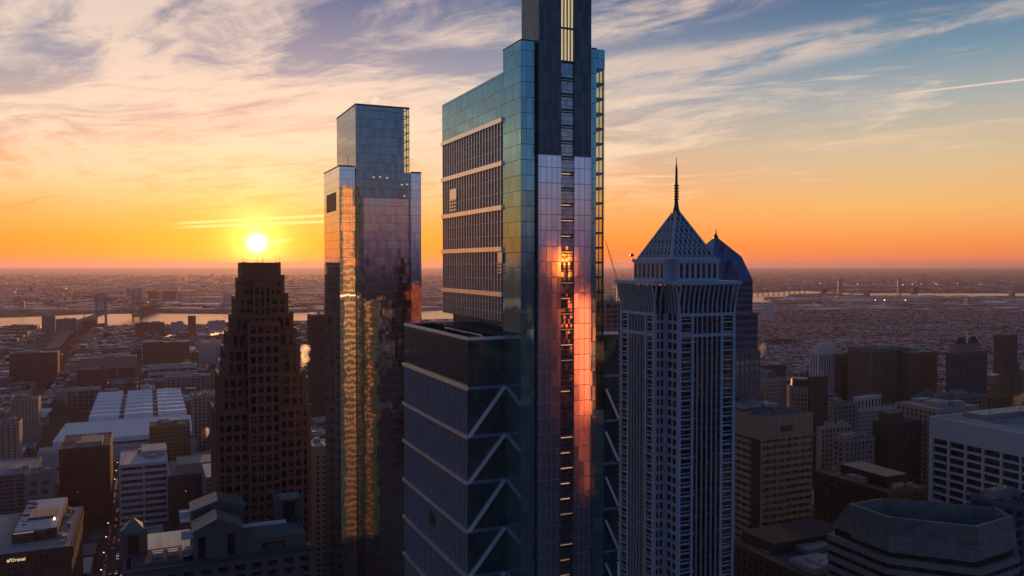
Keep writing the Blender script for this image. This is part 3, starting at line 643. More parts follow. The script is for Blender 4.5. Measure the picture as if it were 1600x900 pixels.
# ------------------------------------------------------------------ stepped red-granite tower in front of the sun
def red_tower():
    Y = 455.0; P = pix(410, 600, Y); f = Frame(410, 414, Y)
    root = thing('stepped_granite_skyscraper', 'dark red granite tower stepping back to a flat top below the sun', 'skyscraper', (P.x, P.y), GA)
    tiers = [(373, 440, 410), (369, 446, 434), (363, 452, 463), (358, 460, 492), (351, 465, 518), (345, 470, 543), (337, 480, 585), (330, 487, 640)]
    wb, gb, rb = MB(), MB(), MB(); cyc = 20.0
    zprev = None; dims = []
    for i, (L, Rr, top) in enumerate(tiers):
        fy = 9.0 - i * 1.28
        z = f.zz(top, 0, fy)
        xr = f.x(Rr, fy, z); d_ = 2 * (cyc - fy)
        xl = f.x(L, fy + d_, z) if L < 0 else None
        # left edge of the silhouette is the far corner of the left face
        a = (L - CX) / F
        xl = run(f.at(0, fy + d_, z), U, L)
        dims.append((xl, xr, fy, fy + d_, z))
    for i, (xl, xr, y0, y1, z) in enumerate(dims):
        zb = 0 if i == len(dims) - 1 else dims[i+1][4] - 0.6
        facade(wb, gb, xl, xr, y0, y1, zb, z, 4.3, 5.6, 1.35, 1.9, 0.7, 2.0 if i else 9.5)
        rb.box(xl+0.7, xr-0.7, y0+0.7, y1-0.7, z-0.5, z-0.1)
        # broad notched corner buttresses
        for (a, b_) in ((xl, xl+2.4), (xr-2.4, xr)): wb.box(a-0.02, b_+0.02, y0-0.45, y0+0.3, zb, z+(1.6 if i else 0.15))
    # central projecting bays, three storeys of paired windows wide
    xl, xr, y0, y1, z = dims[7]; xm = (dims[0][0] + dims[0][1]) / 2
    zt = f.zz(503, xm, y0-1); hw = 8.8
    facade(wb, gb, xm-hw, xm+hw, y0-1.6, y0+14, 0, zt, 4.4, 5.6, 1.3, 1.7, 0.7, 2.6, 'FLR')
    zt2 = f.zz(440, xm, dims[2][2]); 
    facade(wb, gb, xm-5.2, xm+5.2, dims[2][2]-1.2, dims[2][2]+6, zt-4, zt2, 3.4, 6.0, 1.3, 1.0, 0.6, 3.0, 'FLR')
    wb.build('wall', MAT['red_granite'], root); gb.build('window_glazing', MAT['window_glass'], root); rb.build('roof', MAT['roof_gravel'], root)
    t = MB(); rnd = random.Random(11); xl, xr, y0, y1, z = dims[0]
    for k in range(9): x, y = rnd.uniform(xl+1, xr-1), rnd.uniform(y0+1, y1-1); t.tube((x, y, z-0.3), (x, y, z + rnd.choice([1.5, 2.5, 4, 6.5])), 0.12, 0.05, 5)
    for x in (xl+0.5, xr-0.5, xr-2.5): t.tube((x, y0+1, z-0.3), (x, y0+1, z+4.0), 0.1, 0.04, 5)
    t.build('aerial', MAT['dark_metal'], root)
    xl, xr, y0, y1, z = dims[7]; f.note(xl, xr, y0-2, y1, dims[0][4])
red_tower()

# ------------------------------------------------------------------ pale granite tower with lattice pyramid and spire
def pyramid_tower():
    f = Frame(1043, 440, 330); zc = f.z
    root = thing('pyramid_spire_skyscraper', 'pale granite tower crowned by a lattice pyramid with a needle spire', 'skyscraper', (f.P.x, f.P.y), GA)
    S_ = f.x(1149, 0); 
    Sy = f.y(970, 0)
    nx, ny = f.x(1061, 0), f.y(1023, 0)
    S_ += nx; Sy += ny
    zr = f.zz(492, 0, 0)            # where the flared cornice starts
    wb, gb = MB(), MB()
    plan = [(nx,0),(S_-nx,0),(S_-nx,ny),(S_,ny),(S_,Sy-ny),(S_-nx,Sy-ny),(S_-nx,Sy),(nx,Sy),(nx,Sy-ny),(0,Sy-ny),(0,ny),(nx,ny)]
    ins = 0.6
    def inset(poly, k):
        cx, cy = S_/2, Sy/2
        return [(x + (k if x < cx else -k), y + (k if y < cy else -k)) for x, y in poly]
    gb.prism(inset(plan, ins), 0, zc-2)
    def edge(p, q, z0, z1, kind):
        p, q = Vector((*p, 0)), Vector((*q, 0)); L = (q-p).length; t = (q-p)/L; nrm = Vector((t.y, -t.x, 0)); ang = math.atan2(t.y, t.x)
        def put(a, b, d0, d1, za, zb):
            c = p + t*((a+b)/2) - nrm*((d0+d1)/2); wb.rbox(c.x, c.y, b-a, d1-d0, za, zb, ang)
        nf = int((z1 - z0) / 3.9); fh = (z1 - z0) / nf
        if kind == 'main':
            e = L * 0.24
            for c in (0.6, e, L-e, L-0.6): put(c-0.55, c+0.55, -0.25, 0.66, z0, z1)
            k = 6
            for i in range(1, k): c = e + (L-2*e)*i/k; put(c-0.22, c+0.22, -0.05, 0.66, z0, z1)
            for i in range(nf):
                z = z0 + i*fh
                put(1.4, e-0.7, 0.0, 0.66, z, z+0.6); put(L-e+0.7, L-1.4, 0.0, 0.66, z, z+0.6)
                put(1.4, e-0.7, 0.0, 0.66, z+1.7, z+1.95); put(L-e+0.7, L-1.4, 0.0, 0.66, z+1.7, z+1.95)
                if i % 4 == 0:
                    for c in (e, L-e): put(c-1.0, c+1.0, -0.5, 0.6, z+0.2, z+0.9)
            for z in (z1-1.0, z1-9.5): put(0.05, L-0.05, -0.12, 0.66, z, z+1.3)
        else:
            put(0, 1.1, -0.3, 0.66, z0, z1); put(L-1.1, L, -0.3, 0.66, z0, z1)
            if L > 4: put(L/2-0.35, L/2+0.35, 0, 0.66, z0, z1)
            for i in range(nf): put(1.1, L-1.1, 0.1, 0.66, z0+i*fh, z0+i*fh+1.2)
    n = len(plan)
    for i in range(n):
        p, q = plan[i], plan[(i+1) % n]
        L = math.hypot(q[0]-p[0], q[1]-p[1]); edge(p, q, 0, zr, 'main' if L > 12 else 'notch')
    wb.build('wall', MAT['pale_granite'], root); gb.build('window_glazing', MAT['black_glass'], root)
    # flared cornice: curved brackets under a thin slab
    t = MB()
    for i in range(n):
        p, q = Vector((*plan[i], 0)), Vector((*plan[(i+1) % n], 0)); L = (q-p).length; tt = (q-p)/L; nrm = Vector((tt.y, -tt.x, 0)); k = max(2, round(L/2.3))
        for j in range(k+1):
            c = p + tt*(L*j/k)
            prev = None
            for s in range(6):
                a = s/5; out = 1.9*(1 - math.cos(a*math.pi/2)); z = zr + (zc - 1.4 - zr)*a
                pt = c + nrm*(out-0.3) + Vector((0,0,z))
                if prev is not None: t.beam(prev, pt, 0.55, 0.9, up=nrm)
                prev = pt
    t.build('cornice_bracket', MAT['pale_granite'], root)
    big = [(nx-2.0,-2.0),(S_-nx+2,-2.0),(S_-nx+2,ny-2),(S_+2,ny-2),(S_+2,Sy-ny+2),(S_-nx+2,Sy-ny+2),(S_-nx+2,Sy+2),(nx-2,Sy+2),(nx-2,Sy-ny+2),(-2,Sy-ny+2),(-2,ny-2),(nx-2,ny-2)]
    t = MB(); t.prism(big, zc-1.3, zc); t.build('cornice', MAT['pale_granite'], root)
    # drum storey
    zd = f.zz(405, 5, 6); a0 = 0.145*S_; b0, b1 = a0, S_-a0; c0, c1 = 0.145*Sy, Sy*0.855; m_ = nx*0.75
    dplan = [(b0+m_,c0),(b1-m_,c0),(b1-m_,c0+m_),(b1,c0+m_),(b1,c1-m_),(b1-m_,c1-m_),(b1-m_,c1),(b0+m_,c1),(b0+m_,c1-m_),(b0,c1-m_),(b0,c0+m_),(b0+m_,c0+m_)]
    t = MB(); t.prism(dplan, zc-0.2, zd-0.1)
    t.prism([(x+(0.5 if x>S_/2 else -0.5), y+(0.5 if y>Sy/2 else -0.5)) for x, y in dplan], zd-1.2, zd+0.25)
    t.build('drum', MAT['pale_granite'], root)
    for (x0, x1, y, ax) in ((b0+m_, b1-m_, c0, 'x'), (c0+m_, c1-m_, b0, 'y')):
        k = 7; t = MB()
        for j in range(k):
            a = x0 + (x1-x0)*(j+0.28)/k; b_ = x0 + (x1-x0)*(j+0.78)/k
            if ax == 'x': t.box(a, b_, y-0.06, y+0.2, zc+1.2, zd-1.8)
            else: t.box(y-0.06, y+0.2, a, b_, zc+1.2, zd-1.8)
        t.build('drum_window', MAT['black_glass'], root)
    # pyramid: dark skin, bright ridges, diamond lattice
    zp = zd + 0.3; cx, cy = S_/2, Sy/2; apx = f.zz(326, cx, cy); hx, hy = S_*0.285, Sy*0.285
    base = [Vector((cx-hx, cy-hy, zp)), Vector((cx+hx, cy-hy, zp)), Vector((cx+hx, cy+hy, zp)), Vector((cx-hx, cy+hy, zp))]; apex = Vector((cx, cy, apx))
    t = MB(); t.cone([(v.x, v.y) for v in base], zp, tuple(apex)); t.build('pyramid_roof', MAT['pyramid_skin'], root)
    t = MB()
    for i in range(4):
        a, b_ = base[i], base[(i+1) % 4]; nrm = (b_-a).cross(apex-a).normalized()
        t.beam(a + nrm*0.1, apex, 1.1, 0.7, up=nrm); t.beam(a + nrm*0.1, b_ + nrm*0.1, 0.9, 0.6, up=nrm)
        k = 9
        for j in range(1, k):
            u_ = j/k; p0 = a.lerp(b_, u_)
            # diagonals parallel to both ridges
            t.beam(p0 + nrm*0.12, a.lerp(apex, u_) + nrm*0.12, 0.5, 0.35, up=nrm)
            t.beam(p0 + nrm*0.14, b_.lerp(apex, 1-u_) + nrm*0.14, 0.5, 0.35, up=nrm)
            p1, p2 = a.lerp(apex, u_), b_.lerp(apex, u_)
            if j % 2 == 0: t.beam(p1 + nrm*0.1, p2 + nrm*0.1, 0.35, 0.3, up=nrm)
    t.build('pyramid_lattice', MAT['pale_granite'], root)
    za = f.zz(341, cx, cy); zn = f.zz(247, cx, cy); hh = zn - za
    prof = [(3.4, za-4.0), (2.6, za), (1.8, za+hh*0.08), (1.2, za+hh*0.18), (0.85, za+hh*0.28)]
    for k in range(6): z = za+hh*(0.30+0.045*k); prof += [(0.7, z), (1.25, z+0.25), (1.25, z+0.6), (0.7, z+0.85)]
    prof += [(0.62, za+hh*0.62), (0.52, za+hh*0.82), (0.24, za+hh*0.9), (0.14, zn)]
    t = MB(); t.lathe(cx, cy, prof, 10)
    for k in range(5): z = za+hh*(0.6+0.05*k); t.beam((cx-0.9, cy, z), (cx+0.9, cy, z), 0.14); t.beam((cx, cy-0.9, z), (cx, cy+0.9, z), 0.14)
    t.build('spire', MAT['dark_metal'], root)
    t = MB(); t.tube((b0+1.0, c1-1, zd), (b0+1.0, c1-1, zd+1.4), 0.2); t.lathe(b0+1.0, c1-1, [(0.3, zd+1.4), (0.9, zd+1.7), (0.9, zd+2.4), (0.3, zd+2.7)], 8); t.build('roof_unit', MAT['dark_metal'], root)
    f.note(0, S_, 0, Sy, apx)
plain('pyramid_skin', (0.07, 0.08, 0.10), 0.45)
pyramid_tower()

# ------------------------------------------------------------------ dark blue gabled tower behind it
metal('blue_tower_glass', (0.04, 0.085, 0.16), 0.10, 0.45, 0.008, 1.6, 3.9, 0.0, 0.3, 1.6, 0.004, 0.0)
metal('blue_gable_glass', (0.05, 0.13, 0.27), 0.14, 0.5, 0.01, 2.4, 2.4, 0.6, 0.2, 1.6, 0.004)
plain('blue_grey_stone', (0.065, 0.10, 0.16), 0.6)
def gable_tower():
    Y = 500; f = Frame(1118, 425, Y)
    root = thing('gabled_glass_skyscraper', 'dark blue glass tower with folded gable roof, half hidden behind the pale spire tower', 'skyscraper', (f.P.x, f.P.y), GA)
    # square plan seen on its corner edge; half width h around the axis
    h = 15.5; c = Vector((0, 0))
    def sq(k): return [(-k,-k),(k,-k),(k,k),(-k,k)]
    zs = f.zz(437, 0, 0); z2 = f.zz(487, 0, 0); z3 = f.zz(545, 0, 0); z4 = f.zz(612, 0, 0)
    wb, gb = MB(), MB()
    for (k, za, zb) in ((h, z2, zs), (h+2.2, z3, z2), (h+3.4, z4, z3), (h+4.6, 0, z4)):
        facade(wb, gb, -k, k, -k, k, za, zb, 3.6, 3.9, 0.5, 1.5, 0.3, 1.5)
    wb.build('wall', MAT['blue_grey_stone'], root); gb.build('window_glazing', MAT['blue_tower_glass'], root)
    # folded gable crown: three nested pyramids turned on the gables
    ap = f.zz(369, 0, 0); zm = f.zz(405, 0, 0); t = MB()
    t.frustum(sq(h), zs, sq(h*0.70), zm+1.5); t.cone(sq(h*0.70), zm+1.5, (0, 0, ap))
    for (dx_, dy_) in ((0,-1),(-1,0),(1,0),(0,1)):
        for (k, zb, zt_, out) in ((0.62, zs-6, zs+12, 1.02), (0.34, zm-5, zm+8, 0.62)):
            w_ = h*k; o = h*out
            a = Vector((dx_*o - dy_*w_, dy_*o + dx_*w_, zb)); b_ = Vector((dx_*o + dy_*w_, dy_*o - dx_*w_, zb)); tp = Vector((dx_*o, dy_*o, zt_)); bk = Vector((0, 0, zt_))
            t._add([a, b_, tp, bk], [(0,1,2),(1,3,2),(0,2,3)], 0)
    t.build('gable_roof', MAT['blue_gable_glass'], root)
    t = MB(); t.lathe(0, 0, [(1.9, ap-3.5), (1.5, ap-0.5), (0.5, ap+1.6), (0.25, ap+4.0), (0.08, f.zz(357, 0, 0))], 8); t.build('spire', MAT['dark_metal'], root)
    f.note(-h-4, h+4, -h-4, h+4, ap)
gable_tower()

# ------------------------------------------------------------------ named buildings, left
def penthouse(x0, x1, y0, y1, h, mat='grey_concrete', name='penthouse'):
    def go(root, w, d_, zt):
        t = MB(); t.box(x0*w, x1*w, y0*d_, y1*d_, zt-0.5, zt+h); t.box(x0*w-0.2, x1*w+0.2, y0*d_-0.2, y1*d_+0.2, zt+h, zt+h+0.5); t.build(name, MAT[mat], root)
    return go
def both(*fs):
    def go(*a):
        for f_ in fs: f_(*a)
    return go
block('brick_tower_block', 'dark red brick tower block with a pale plain penthouse panel, left of the strip-window office', 'building', 92, 172, 702, 690, 62, 'red_brick', 3.6, 3.5, 2.2, 1.6, 0.35, 2.5, units=3,
      extra=penthouse(0.40, 0.84, 0.02, 0.5, 3.5, 'beige_stone'))
block('strip_window_office', 'pale grey office block with long strip windows and a flat white roof', 'building', 186, 262, 727, 690, 60, 'white_concrete', 15.0, 5.6, 1.2, 2.7, 0.6, 2.5, rmat='roof_white', units=2, extra=penthouse(0.45, 0.99, 0.45, 0.95, 4, 'pale_grey_panel'))
block('brick_office', 'brown brick office with a beige rooftop plant house beside the stepped granite tower', 'building', 263, 334, 744, 692, 55, 'brown_brick', 2.8, 3.6, 1.6, 1.7, 0.35, 2.5, rmat='roof_pale', units=3, extra=penthouse(0.2, 0.98, 0.05, 0.6, 8, 'beige_stone'))
block('parking_block', 'grey concrete parking block with open decks at the left picture edge', 'building', -60, 52, 748, 632, 60, 'grey_concrete', 12.0, 3.3, 0.9, 1.2, 0.9, 1.5, rmat='roof_pale', units=2)
block('stair_tower', 'grey concrete stair tower standing against the open parking decks', 'building', 38, 84, 742, 626, 22, 'grey_concrete', 9.0, 7.0, 3.6, 3.5, 0.35, 6, units=1)
block('apartment_block', 'wide beige apartment slab with three lights on its roof, left of the convention hall', 'building', 16, 60, 624, 1000, 26, 'beige_stone', 3.4, 3.0, 2.0, 1.6, 0.25, 3, units=3)
block('apartment_tower', 'beige apartment tower with dark balcony slots at the left picture edge', 'building', -14, 30, 662, 850, 24, 'beige_stone', 5.5, 3.0, 3.4, 1.0, 0.4, 3, units=3)
block('ochre_palazzo', 'ochre stone building with arched cornice in front of the ribbed white hall roof', 'building', 233, 297, 666, 880, 26, 'ochre_stone', 3.2, 4.0, 1.3, 1.4, 0.4, 3.5, units=4)
block('terminal_headhouse', 'beige stone block with tall windows between hall roof and stepped granite tower', 'building', 301, 336, 618, 960, 30, 'beige_stone', 4.2, 4.2, 1.8, 1.6, 0.5, 4, units=2)
block('slim_tan_tower', 'slim tan tower with a light crown, right of the stepped granite tower', 'building', 489, 523, 698, 500, 22, 'beige_stone', 3.6, 3.4, 2.2, 1.6, 0.5, 6, rmat='roof_white', units=1)
block('dark_slim_tower', 'slim dark tower standing between stepped granite tower and mirror glass tower', 'building', 487, 512, 493, 900, 28, 'dark_brick', 3.0, 3.6, 1.1, 1.5, 0.4, 3, units=1)
block('tan_warehouse', 'large windowless tan warehouse block near the foot of the river bridge', 'building', 123, 213, 561, 1500, 45, 'tan_concrete', 30, 20, 2.0, 10.0, 0.15, 20, units=4)
block('dark_long_block', 'long dark brick block with a pale roof edge left of the bridge approach', 'building', 14, 90, 553, 1500, 40, 'dark_brick', 5, 4, 2.0, 1.8, 0.3, 4, rmat='roof_pale', units=3)
block('brown_long_block', 'long dark brown block with steam above its roof near the river', 'building', 223, 296, 536, 1765, 45, 'brown_brick', 5, 4, 2.2, 2.0, 0.3, 6, rmat='roof_pale', units=4)
block('pale_store_block', 'pale grey windowless store block behind the ribbed white hall roof', 'building', 232, 308, 573, 1550, 40, 'pale_grey_panel', 18, 12, 1.6, 7.0, 0.2, 6, rmat='roof_pale', units=4)
block('grey_store_block', 'grey low store block with a roof hut just behind the ribbed white hall roof', 'building', 258, 330, 590, 1430, 35, 'grey_concrete', 8, 5, 3.0, 2.5, 0.3, 5, rmat='roof_pale', units=4)
block('mauve_office', 'pale office block close to the left flank of the stepped granite tower', 'building', 312, 346, 534, 1820, 40, 'pale_grey_panel', 4, 4, 1.4, 2.0, 0.3, 8, rmat='roof_pale', units=2)
block('open_frame_block', 'low concrete frame building with large dark openings behind the hall, left', 'building', 103, 156, 610, 1230, 30, 'beige_stone', 7.5, 6, 0.8, 0.8, 1.2, 3, rmat='roof_pale', units=2)
block('rust_brick_block', 'low rust brick block standing before the windowless tan warehouse', 'building', 120, 166, 579, 1390, 26, 'red_brick', 4, 4, 1.8, 1.6, 0.3, 3, units=2)
block('riverside_tower', 'taller of two dark apartment towers on the near river bank, left of the bridge', 'building', 65, 86, 494, 2500, 25, 'grey_concrete', 4, 3.2, 1.6, 1.4, 0.4, 3, units=1)
block('riverside_slab', 'broad dark apartment slab on the near river bank, left of the bridge', 'building', 87, 119, 499, 2480, 25, 'grey_concrete', 5, 3.2, 1.2, 1.4, 0.4, 3, units=3)
block('square_riverside_tower', 'single square tower on the near river bank, right of the bridge', 'building', 294, 306, 494, 2500, 24, 'dark_brick', 4, 3.2, 1.6, 1.6, 0.4, 3, units=0)
block('riverside_block', 'long brown block on the near river bank, just right of the bridge', 'building', 211, 257, 505, 2400, 30, 'brown_brick', 5, 3.4, 2.2, 1.6, 0.4, 3, units=4)
block('ferry_hall', 'low pale hall with two mast stubs on the near river bank', 'building', 267, 287, 504, 2480, 26, 'pale_grey_panel', 6, 4, 2.2, 2.0, 0.4, 3, units=2)
block('pier_house', 'pale house block on the near river bank close to the stepped granite tower', 'building', 326, 352, 502, 2480, 26, 'pale_grey_panel', 6, 4, 2.2, 2.0, 0.4, 3, units=2)
block('far_bank_block', 'left one of two dark apartment blocks beyond the river', 'building', 231, 247, 455, 5000, 40, 'dark_brick', 8, 6, 3, 3, 0.4, 4, units=0)
block('far_bank_block', 'right one of two dark apartment blocks beyond the river', 'building', 254, 275, 456, 5000, 40, 'dark_brick', 8, 6, 3, 3, 0.4, 4, units=0)
block('far_bank_office', 'pale office tower beyond the river beside the stepped granite tower', 'building', 349, 363, 458, 4600, 40, 'white_concrete', 8, 5, 3, 2.6, 0.4, 4, units=0)

# the university block with lettering, lower left corner
def lettered_building():
    P = pix(112, 853, 456); f = Frame(112, 853, 456)
    root = thing('lettered_brick_building', 'dark brick building with lit lettering and a two-level white roof, lower left corner', 'building', (P.x, P.y), GA)
    x0 = f.x(-60, 0); dp = 84.0; z = f.z
    wb, gb = MB(), MB()
    facade(wb, gb, x0, 0, 0, dp, 0, z, 3.2, 3.8, 1.7, 1.5, 0.5, 3.2)
    n = 24
    for k in range(n): y = dp*(k+0.3)/n; wb.box(-0.1, 0.9, y, y+1.5, z-7, z-0.9)      # toothed piers along the side
    f2 = Frame(88, 828, 468); o = f2.P - f.P; ox, oy = o.x*U.x + o.y*U.y, o.x*V.x + o.y*V.y
    xa = ox + f2.x(18, 0); zt = f2.z
    for (a, b_, y) in ((xa, xa+(ox-xa)*0.5, oy), (xa+(ox-xa)*0.5, xa+(ox-xa)*0.78, oy+2.5), (xa+(ox-xa)*0.78, ox, oy+5)):
        facade(wb, gb, a, b_, y, oy+74, z-0.5, zt, 3.2, 3.8, 1.9, 0.8, 0.4, 2.2)
    wb.build('wall', MAT['dark_brick'], root); gb.build('window_glazing', MAT['window_glass'], root)
    t = MB(); t.box(x0+0.6, xa-0.3, 0.6, dp-0.6, z-0.9, z-0.15); t.box(ox+0.3, -0.6, 0.6, dp-0.6, z-0.9, z-0.15); t.box(xa-0.3, ox+0.3, 0.6, oy-0.3, z-0.9, z-0.15); t.build('lower_roof', MAT['roof_pale'], root)
    t = MB(); t.box(xa+0.4, ox-0.4, oy+5.6, oy+73, zt-0.4, zt+0.1); t.build('upper_roof', MAT['roof_white'], root)
    t = MB(); mx_ = (xa+ox)/2; t.box(mx_-6, ox-3, oy+26, oy+46, zt-0.1, zt+1.5); t.build('roof_well', MAT['dark_metal'], root)
    for k in range(3):
        t = MB(); t.box(mx_-2+k*4, mx_-1.7+k*4, oy+28, oy+44, zt+1.5, zt+2.0); t.build('roof_rail', MAT['roof_white'], root)
    rnd = random.Random(5)
    for k in range(7):
        t = MB(); a = rnd.uniform(xa+2, mx_-6); y = rnd.uniform(oy+10, oy+70); t.rbox(a, y, rnd.uniform(1.5, 6), rnd.uniform(0.6, 1.6), zt+0.09, zt+rnd.uniform(0.5, 1.2), rnd.uniform(-.6, .6)); t.build('roof_duct', MAT['dark_metal'], root)
    for k in range(8):
        t = MB(); a = rnd.uniform(ox+2, -4); y = rnd.uniform(8, dp-8); t.rbox(a, y, rnd.uniform(1.5, 3.5), rnd.uniform(1.5, 5), z-0.41, z+rnd.uniform(1, 2.6), 0); t.build('roof_unit', MAT['roof_unit_metal'], root)
    t = MB(); t.lathe(ox-3, oy+22, [(0.5, zt), (0.5, zt+1.2), (0.2, zt+1.6)], 8); t.build('roof_lamp', MAT['lamp_light'], root)
    # lettering
    xs = f.x(11, -0.1, z-4); xe = f.x(39, -0.1, z-4); wd = xe - xs
    cu = bpy.data.curves.new('lettering', 'FONT'); cu.body = 'Drexel'; cu.extrude = 0.12; cu.size = 1.0; cu.offset = 0.012
    to = bpy.data.objects.new('lettering', cu); COL.objects.link(to); bpy.context.view_layer.update()
    tw = to.dimensions.x; sc = wd*0.78/tw
    me_ = bpy.data.meshes.new_from_object(to.evaluated_get(bpy.context.evaluated_depsgraph_get())); bpy.data.objects.remove(to); to = bpy.data.objects.new('lettering', me_); COL.objects.link(to)
    to.parent = root; to.location = (xs + wd*0.22, -0.25, z-4.6); to.rotation_euler = (R(90), 0, 0); to.scale = (sc, sc, sc); me_.materials.clear(); me_.materials.append(MAT['lettering'])
    t = MB(); hh = 0.75*sc; bx = xs; bz = z-4.6     # small rearing-dragon mark before the word
    pts = [(0.0,0.15),(0.25,0.0),(0.55,0.05),(0.6,0.35),(0.4,0.45),(0.62,0.62),(0.75,0.95),(0.95,0.8),(0.9,1.05),(0.7,1.15)]
    for a, b_ in zip(pts, pts[1:]): t.beam((bx+a[0]*hh, -0.3, bz+a[1]*hh*0.8), (bx+b_[0]*hh, -0.3, bz+b_[1]*hh*0.8), 0.2, 0.45)
    for a, b_ in (((0.25,0.45),(0.05,0.85)),((0.05,0.85),(0.4,0.7)),((0.3,0.1),(0.0,0.5))): t.beam((bx+a[0]*hh, -0.3, bz+a[1]*hh*0.8), (bx+b_[0]*hh, -0.3, bz+b_[1]*hh*0.8), 0.2, 0.4)
    t.build('emblem', MAT['lettering'], root)
    f.note(x0, 0, 0, dp, zt)
lettered_building()

# the granite building with gables and corner turrets, bottom left
def gabled_building():
    f = Frame(303, 870, 330); z0 = f.z
    root = thing('gabled_granite_building', 'grey granite building with twin gables, green roof edges and two pyramid-capped corner turrets', 'building', (f.P.x, f.P.y), GA)
    X = lambda px, y, z: f.x(px, y, z)
    xl, xr = X(205, 0, z0), X(478, 0, z0); dp = 44.0
    wb, gb = MB(), MB()
    zc = f.zz(890, xl+10, -6)
    facade(wb, gb, xl-3, xr+3, -5, dp, 0, zc, 6.5, 4.2, 2.6, 1.6, 0.7, 3.0, 'FLR')
    # set-back upper walls: left wing, gabled centre, right wing
    xa, xb = X(303, 0, z0), X(377, 0, z0)
    facade(wb, gb, xl, xa-4, 0, 18, zc-0.5, z0, 13, 12, 7, 1.0, 0.6, 2.0, 'FLR')
    facade(wb, gb, xb, xr, 0, 30, zc-0.5, f.zz(846, xb, 0), 15, 14, 8.5, 1.0, 0.6, 2.0, 'FLR')
    ze = f.zz(832, xa, -1); zp = f.zz(812, (xa+xb)/2, -1); xm = (xa+xb)/2
    def gable(x0, x1, y0, y1, ze, zp):
        m_ = (x0+x1)/2; wb._add([(x0,y0,zc-0.5),(x1,y0,zc-0.5),(x1,y0,ze),(m_,y0,zp),(x0,y0,ze),(x0,y1,zc-0.5),(x1,y1,zc-0.5),(x1,y1,ze),(m_,y1,zp),(x0,y1,ze)],
            [(0,1,2,3,4),(9,8,7,6,5),(0,4,9,5),(1,6,7,2),(4,3,8,9),(3,2,7,8)], 0)
    gable(xa, xb, -1, 14, ze, zp)
    f2y = 20.0
    x2a, x2b = X(299, f2y, ze+6), X(382, f2y, ze+6); ze2, zp2 = f.zz(800, x2a, f2y), f.zz(783, (x2a+x2b)/2, f2y)
    gable(x2a, x2b, f2y, f2y+16, ze2, zp2)
    # coursing joints
    for k in range(9): wb.box(xa+0.2, xb-0.2, -1.04, -0.9, zc+1+k*1.9, zc+1.05+k*1.9)
    wb.build('wall', MAT['grey_granite'], root); gb.build('window_glazing', MAT['window_glass'], root)
    for (a, b_) in ((0.09, 0.24), (0.70, 0.86)):
        t = MB(); t.box(xa+(xb-xa)*a, xa+(xb-xa)*b_, -1.12, -0.9, zc+0.3, zc+9.2); t.build('tall_window', MAT['black_void'], root)
    for (a, b_, y, e, p) in ((xa, xb, -1, ze, zp), (x2a, x2b, f2y, ze2, zp2)):
        m_ = (a+b_)/2
        t = MB(); t.beam((a-0.4, y-0.15, e-0.1), (m_, y-0.15, p+0.1), 0.9, 0.9); t.beam((b_+0.4, y-0.15, e-0.1), (m_, y-0.15, p+0.1), 0.85, 0.9); t.tube((m_, y, p), (m_, y, p+1.5), 0.25); t.build('gable_coping', MAT['copper_green'], root)
        t = MB(); L = 15
        t._add([(a-0.5,y,e+0.3),(m_,y,p+0.5),(m_,y+L,p+0.5),(a-0.5,y+L,e+0.3)], [(0,1,2,3)]); t._add([(b_+0.5,y,e+0.3),(m_,y,p+0.52),(m_,y+L,p+0.52),(b_+0.5,y+L,e+0.3)], [(3,2,1,0)]); t.build('gable_roof', MAT['copper_blue'], root)
        t = MB(); t.box(a-4.6, a-0.3, y+2, y+4, e-3.2, e-0.2); t.build('sunlit_roof_end', MAT['white_concrete'], root)  # white colour stands in for sun on the roof slope ends
    # right wing lean-to roof
    za, zb_ = f.zz(846, xb, 0), f.zz(822, xb+10, 14)
    t = MB(); t._add([(xb+0.5,0.3,za+0.1),(xr-0.3,0.3,za+0.1),(xr-3,14,zb_),(xb+0.5,14,zb_),(xb+0.5,14,za-1),(xr-3,14,za-1)], [(0,1,2,3),(3,2,5,4),(1,5,2),(0,3,4)]); t.build('lean_roof', MAT['copper_blue'], root)
    t = MB(); t.box(xb+1, xr-6, 14.1, 18, za, zb_+0.6); t.build('roof_ridge', MAT['roof_white'], root)
    # cornice with dentils
    t = MB(); t.box(xl-3.4, xr+3.4, -5.5, -4.9, zc-0.2, zc+0.35)
    k = xl-3
    while k < xr+3: t.box(k, k+0.9, -5.7, -5.35, zc-1.0, zc-0.25); k += 2.2
    t.build('cornice', MAT['copper_blue'], root)
    t = MB(); t.box(xl-2.5, xr+2.5, -4.5, -0.3, zc-0.6, zc-0.12); t.build('ledge_roof', MAT['roof_gravel'], root)
    # corner turrets
    for (pa, pb, pt, pe, y) in ((189, 227, 808, 822, 14), (433, 470, 785, 797, 26)):
        zt = f.zz(pe, 0, y); a, b_ = X(pa, y, zt), X(pb, y, zt); wd = b_-a
        t = MB(); t.box(a, b_, y, y+wd, zc-0.5, zt)
        for (i, j) in ((0,0),(1,0),(1,1),(0,1)): t.box(a+i*wd-0.8, a+i*wd+0.8, y+j*wd-0.8, y+j*wd+0.8, zc-0.4, zt+1.6)
        t.build('turret', MAT['grey_granite'], root)
        t = MB(); t.box(a+wd*0.25, b_-wd*0.25, y-0.15, y+0.1, zc+1, zt-1.2); t.build('turret_window', MAT['black_void'], root)
        ap = f.zz(pt, a+wd/2, y+wd/2)
        t = MB(); t.cone([(a-0.5,y-0.5),(b_+0.5,y-0.5),(b_+0.5,y+wd+0.5),(a-0.5,y+wd+0.5)], zt+0.02, (a+wd/2, y+wd/2, ap)); t.tube((a+wd/2, y+wd/2, ap-0.4), (a+wd/2, y+wd/2, ap+1.2), 0.2); t.build('turret_roof', MAT['copper_green'], root)
    # open plant deck on the left wing
    t = MB(); t.box(xl+0.8, xa-4.8, 0.8, 17, z0-1.5, z0-0.12); t.build('plant_deck', MAT['roof_gravel'], root)
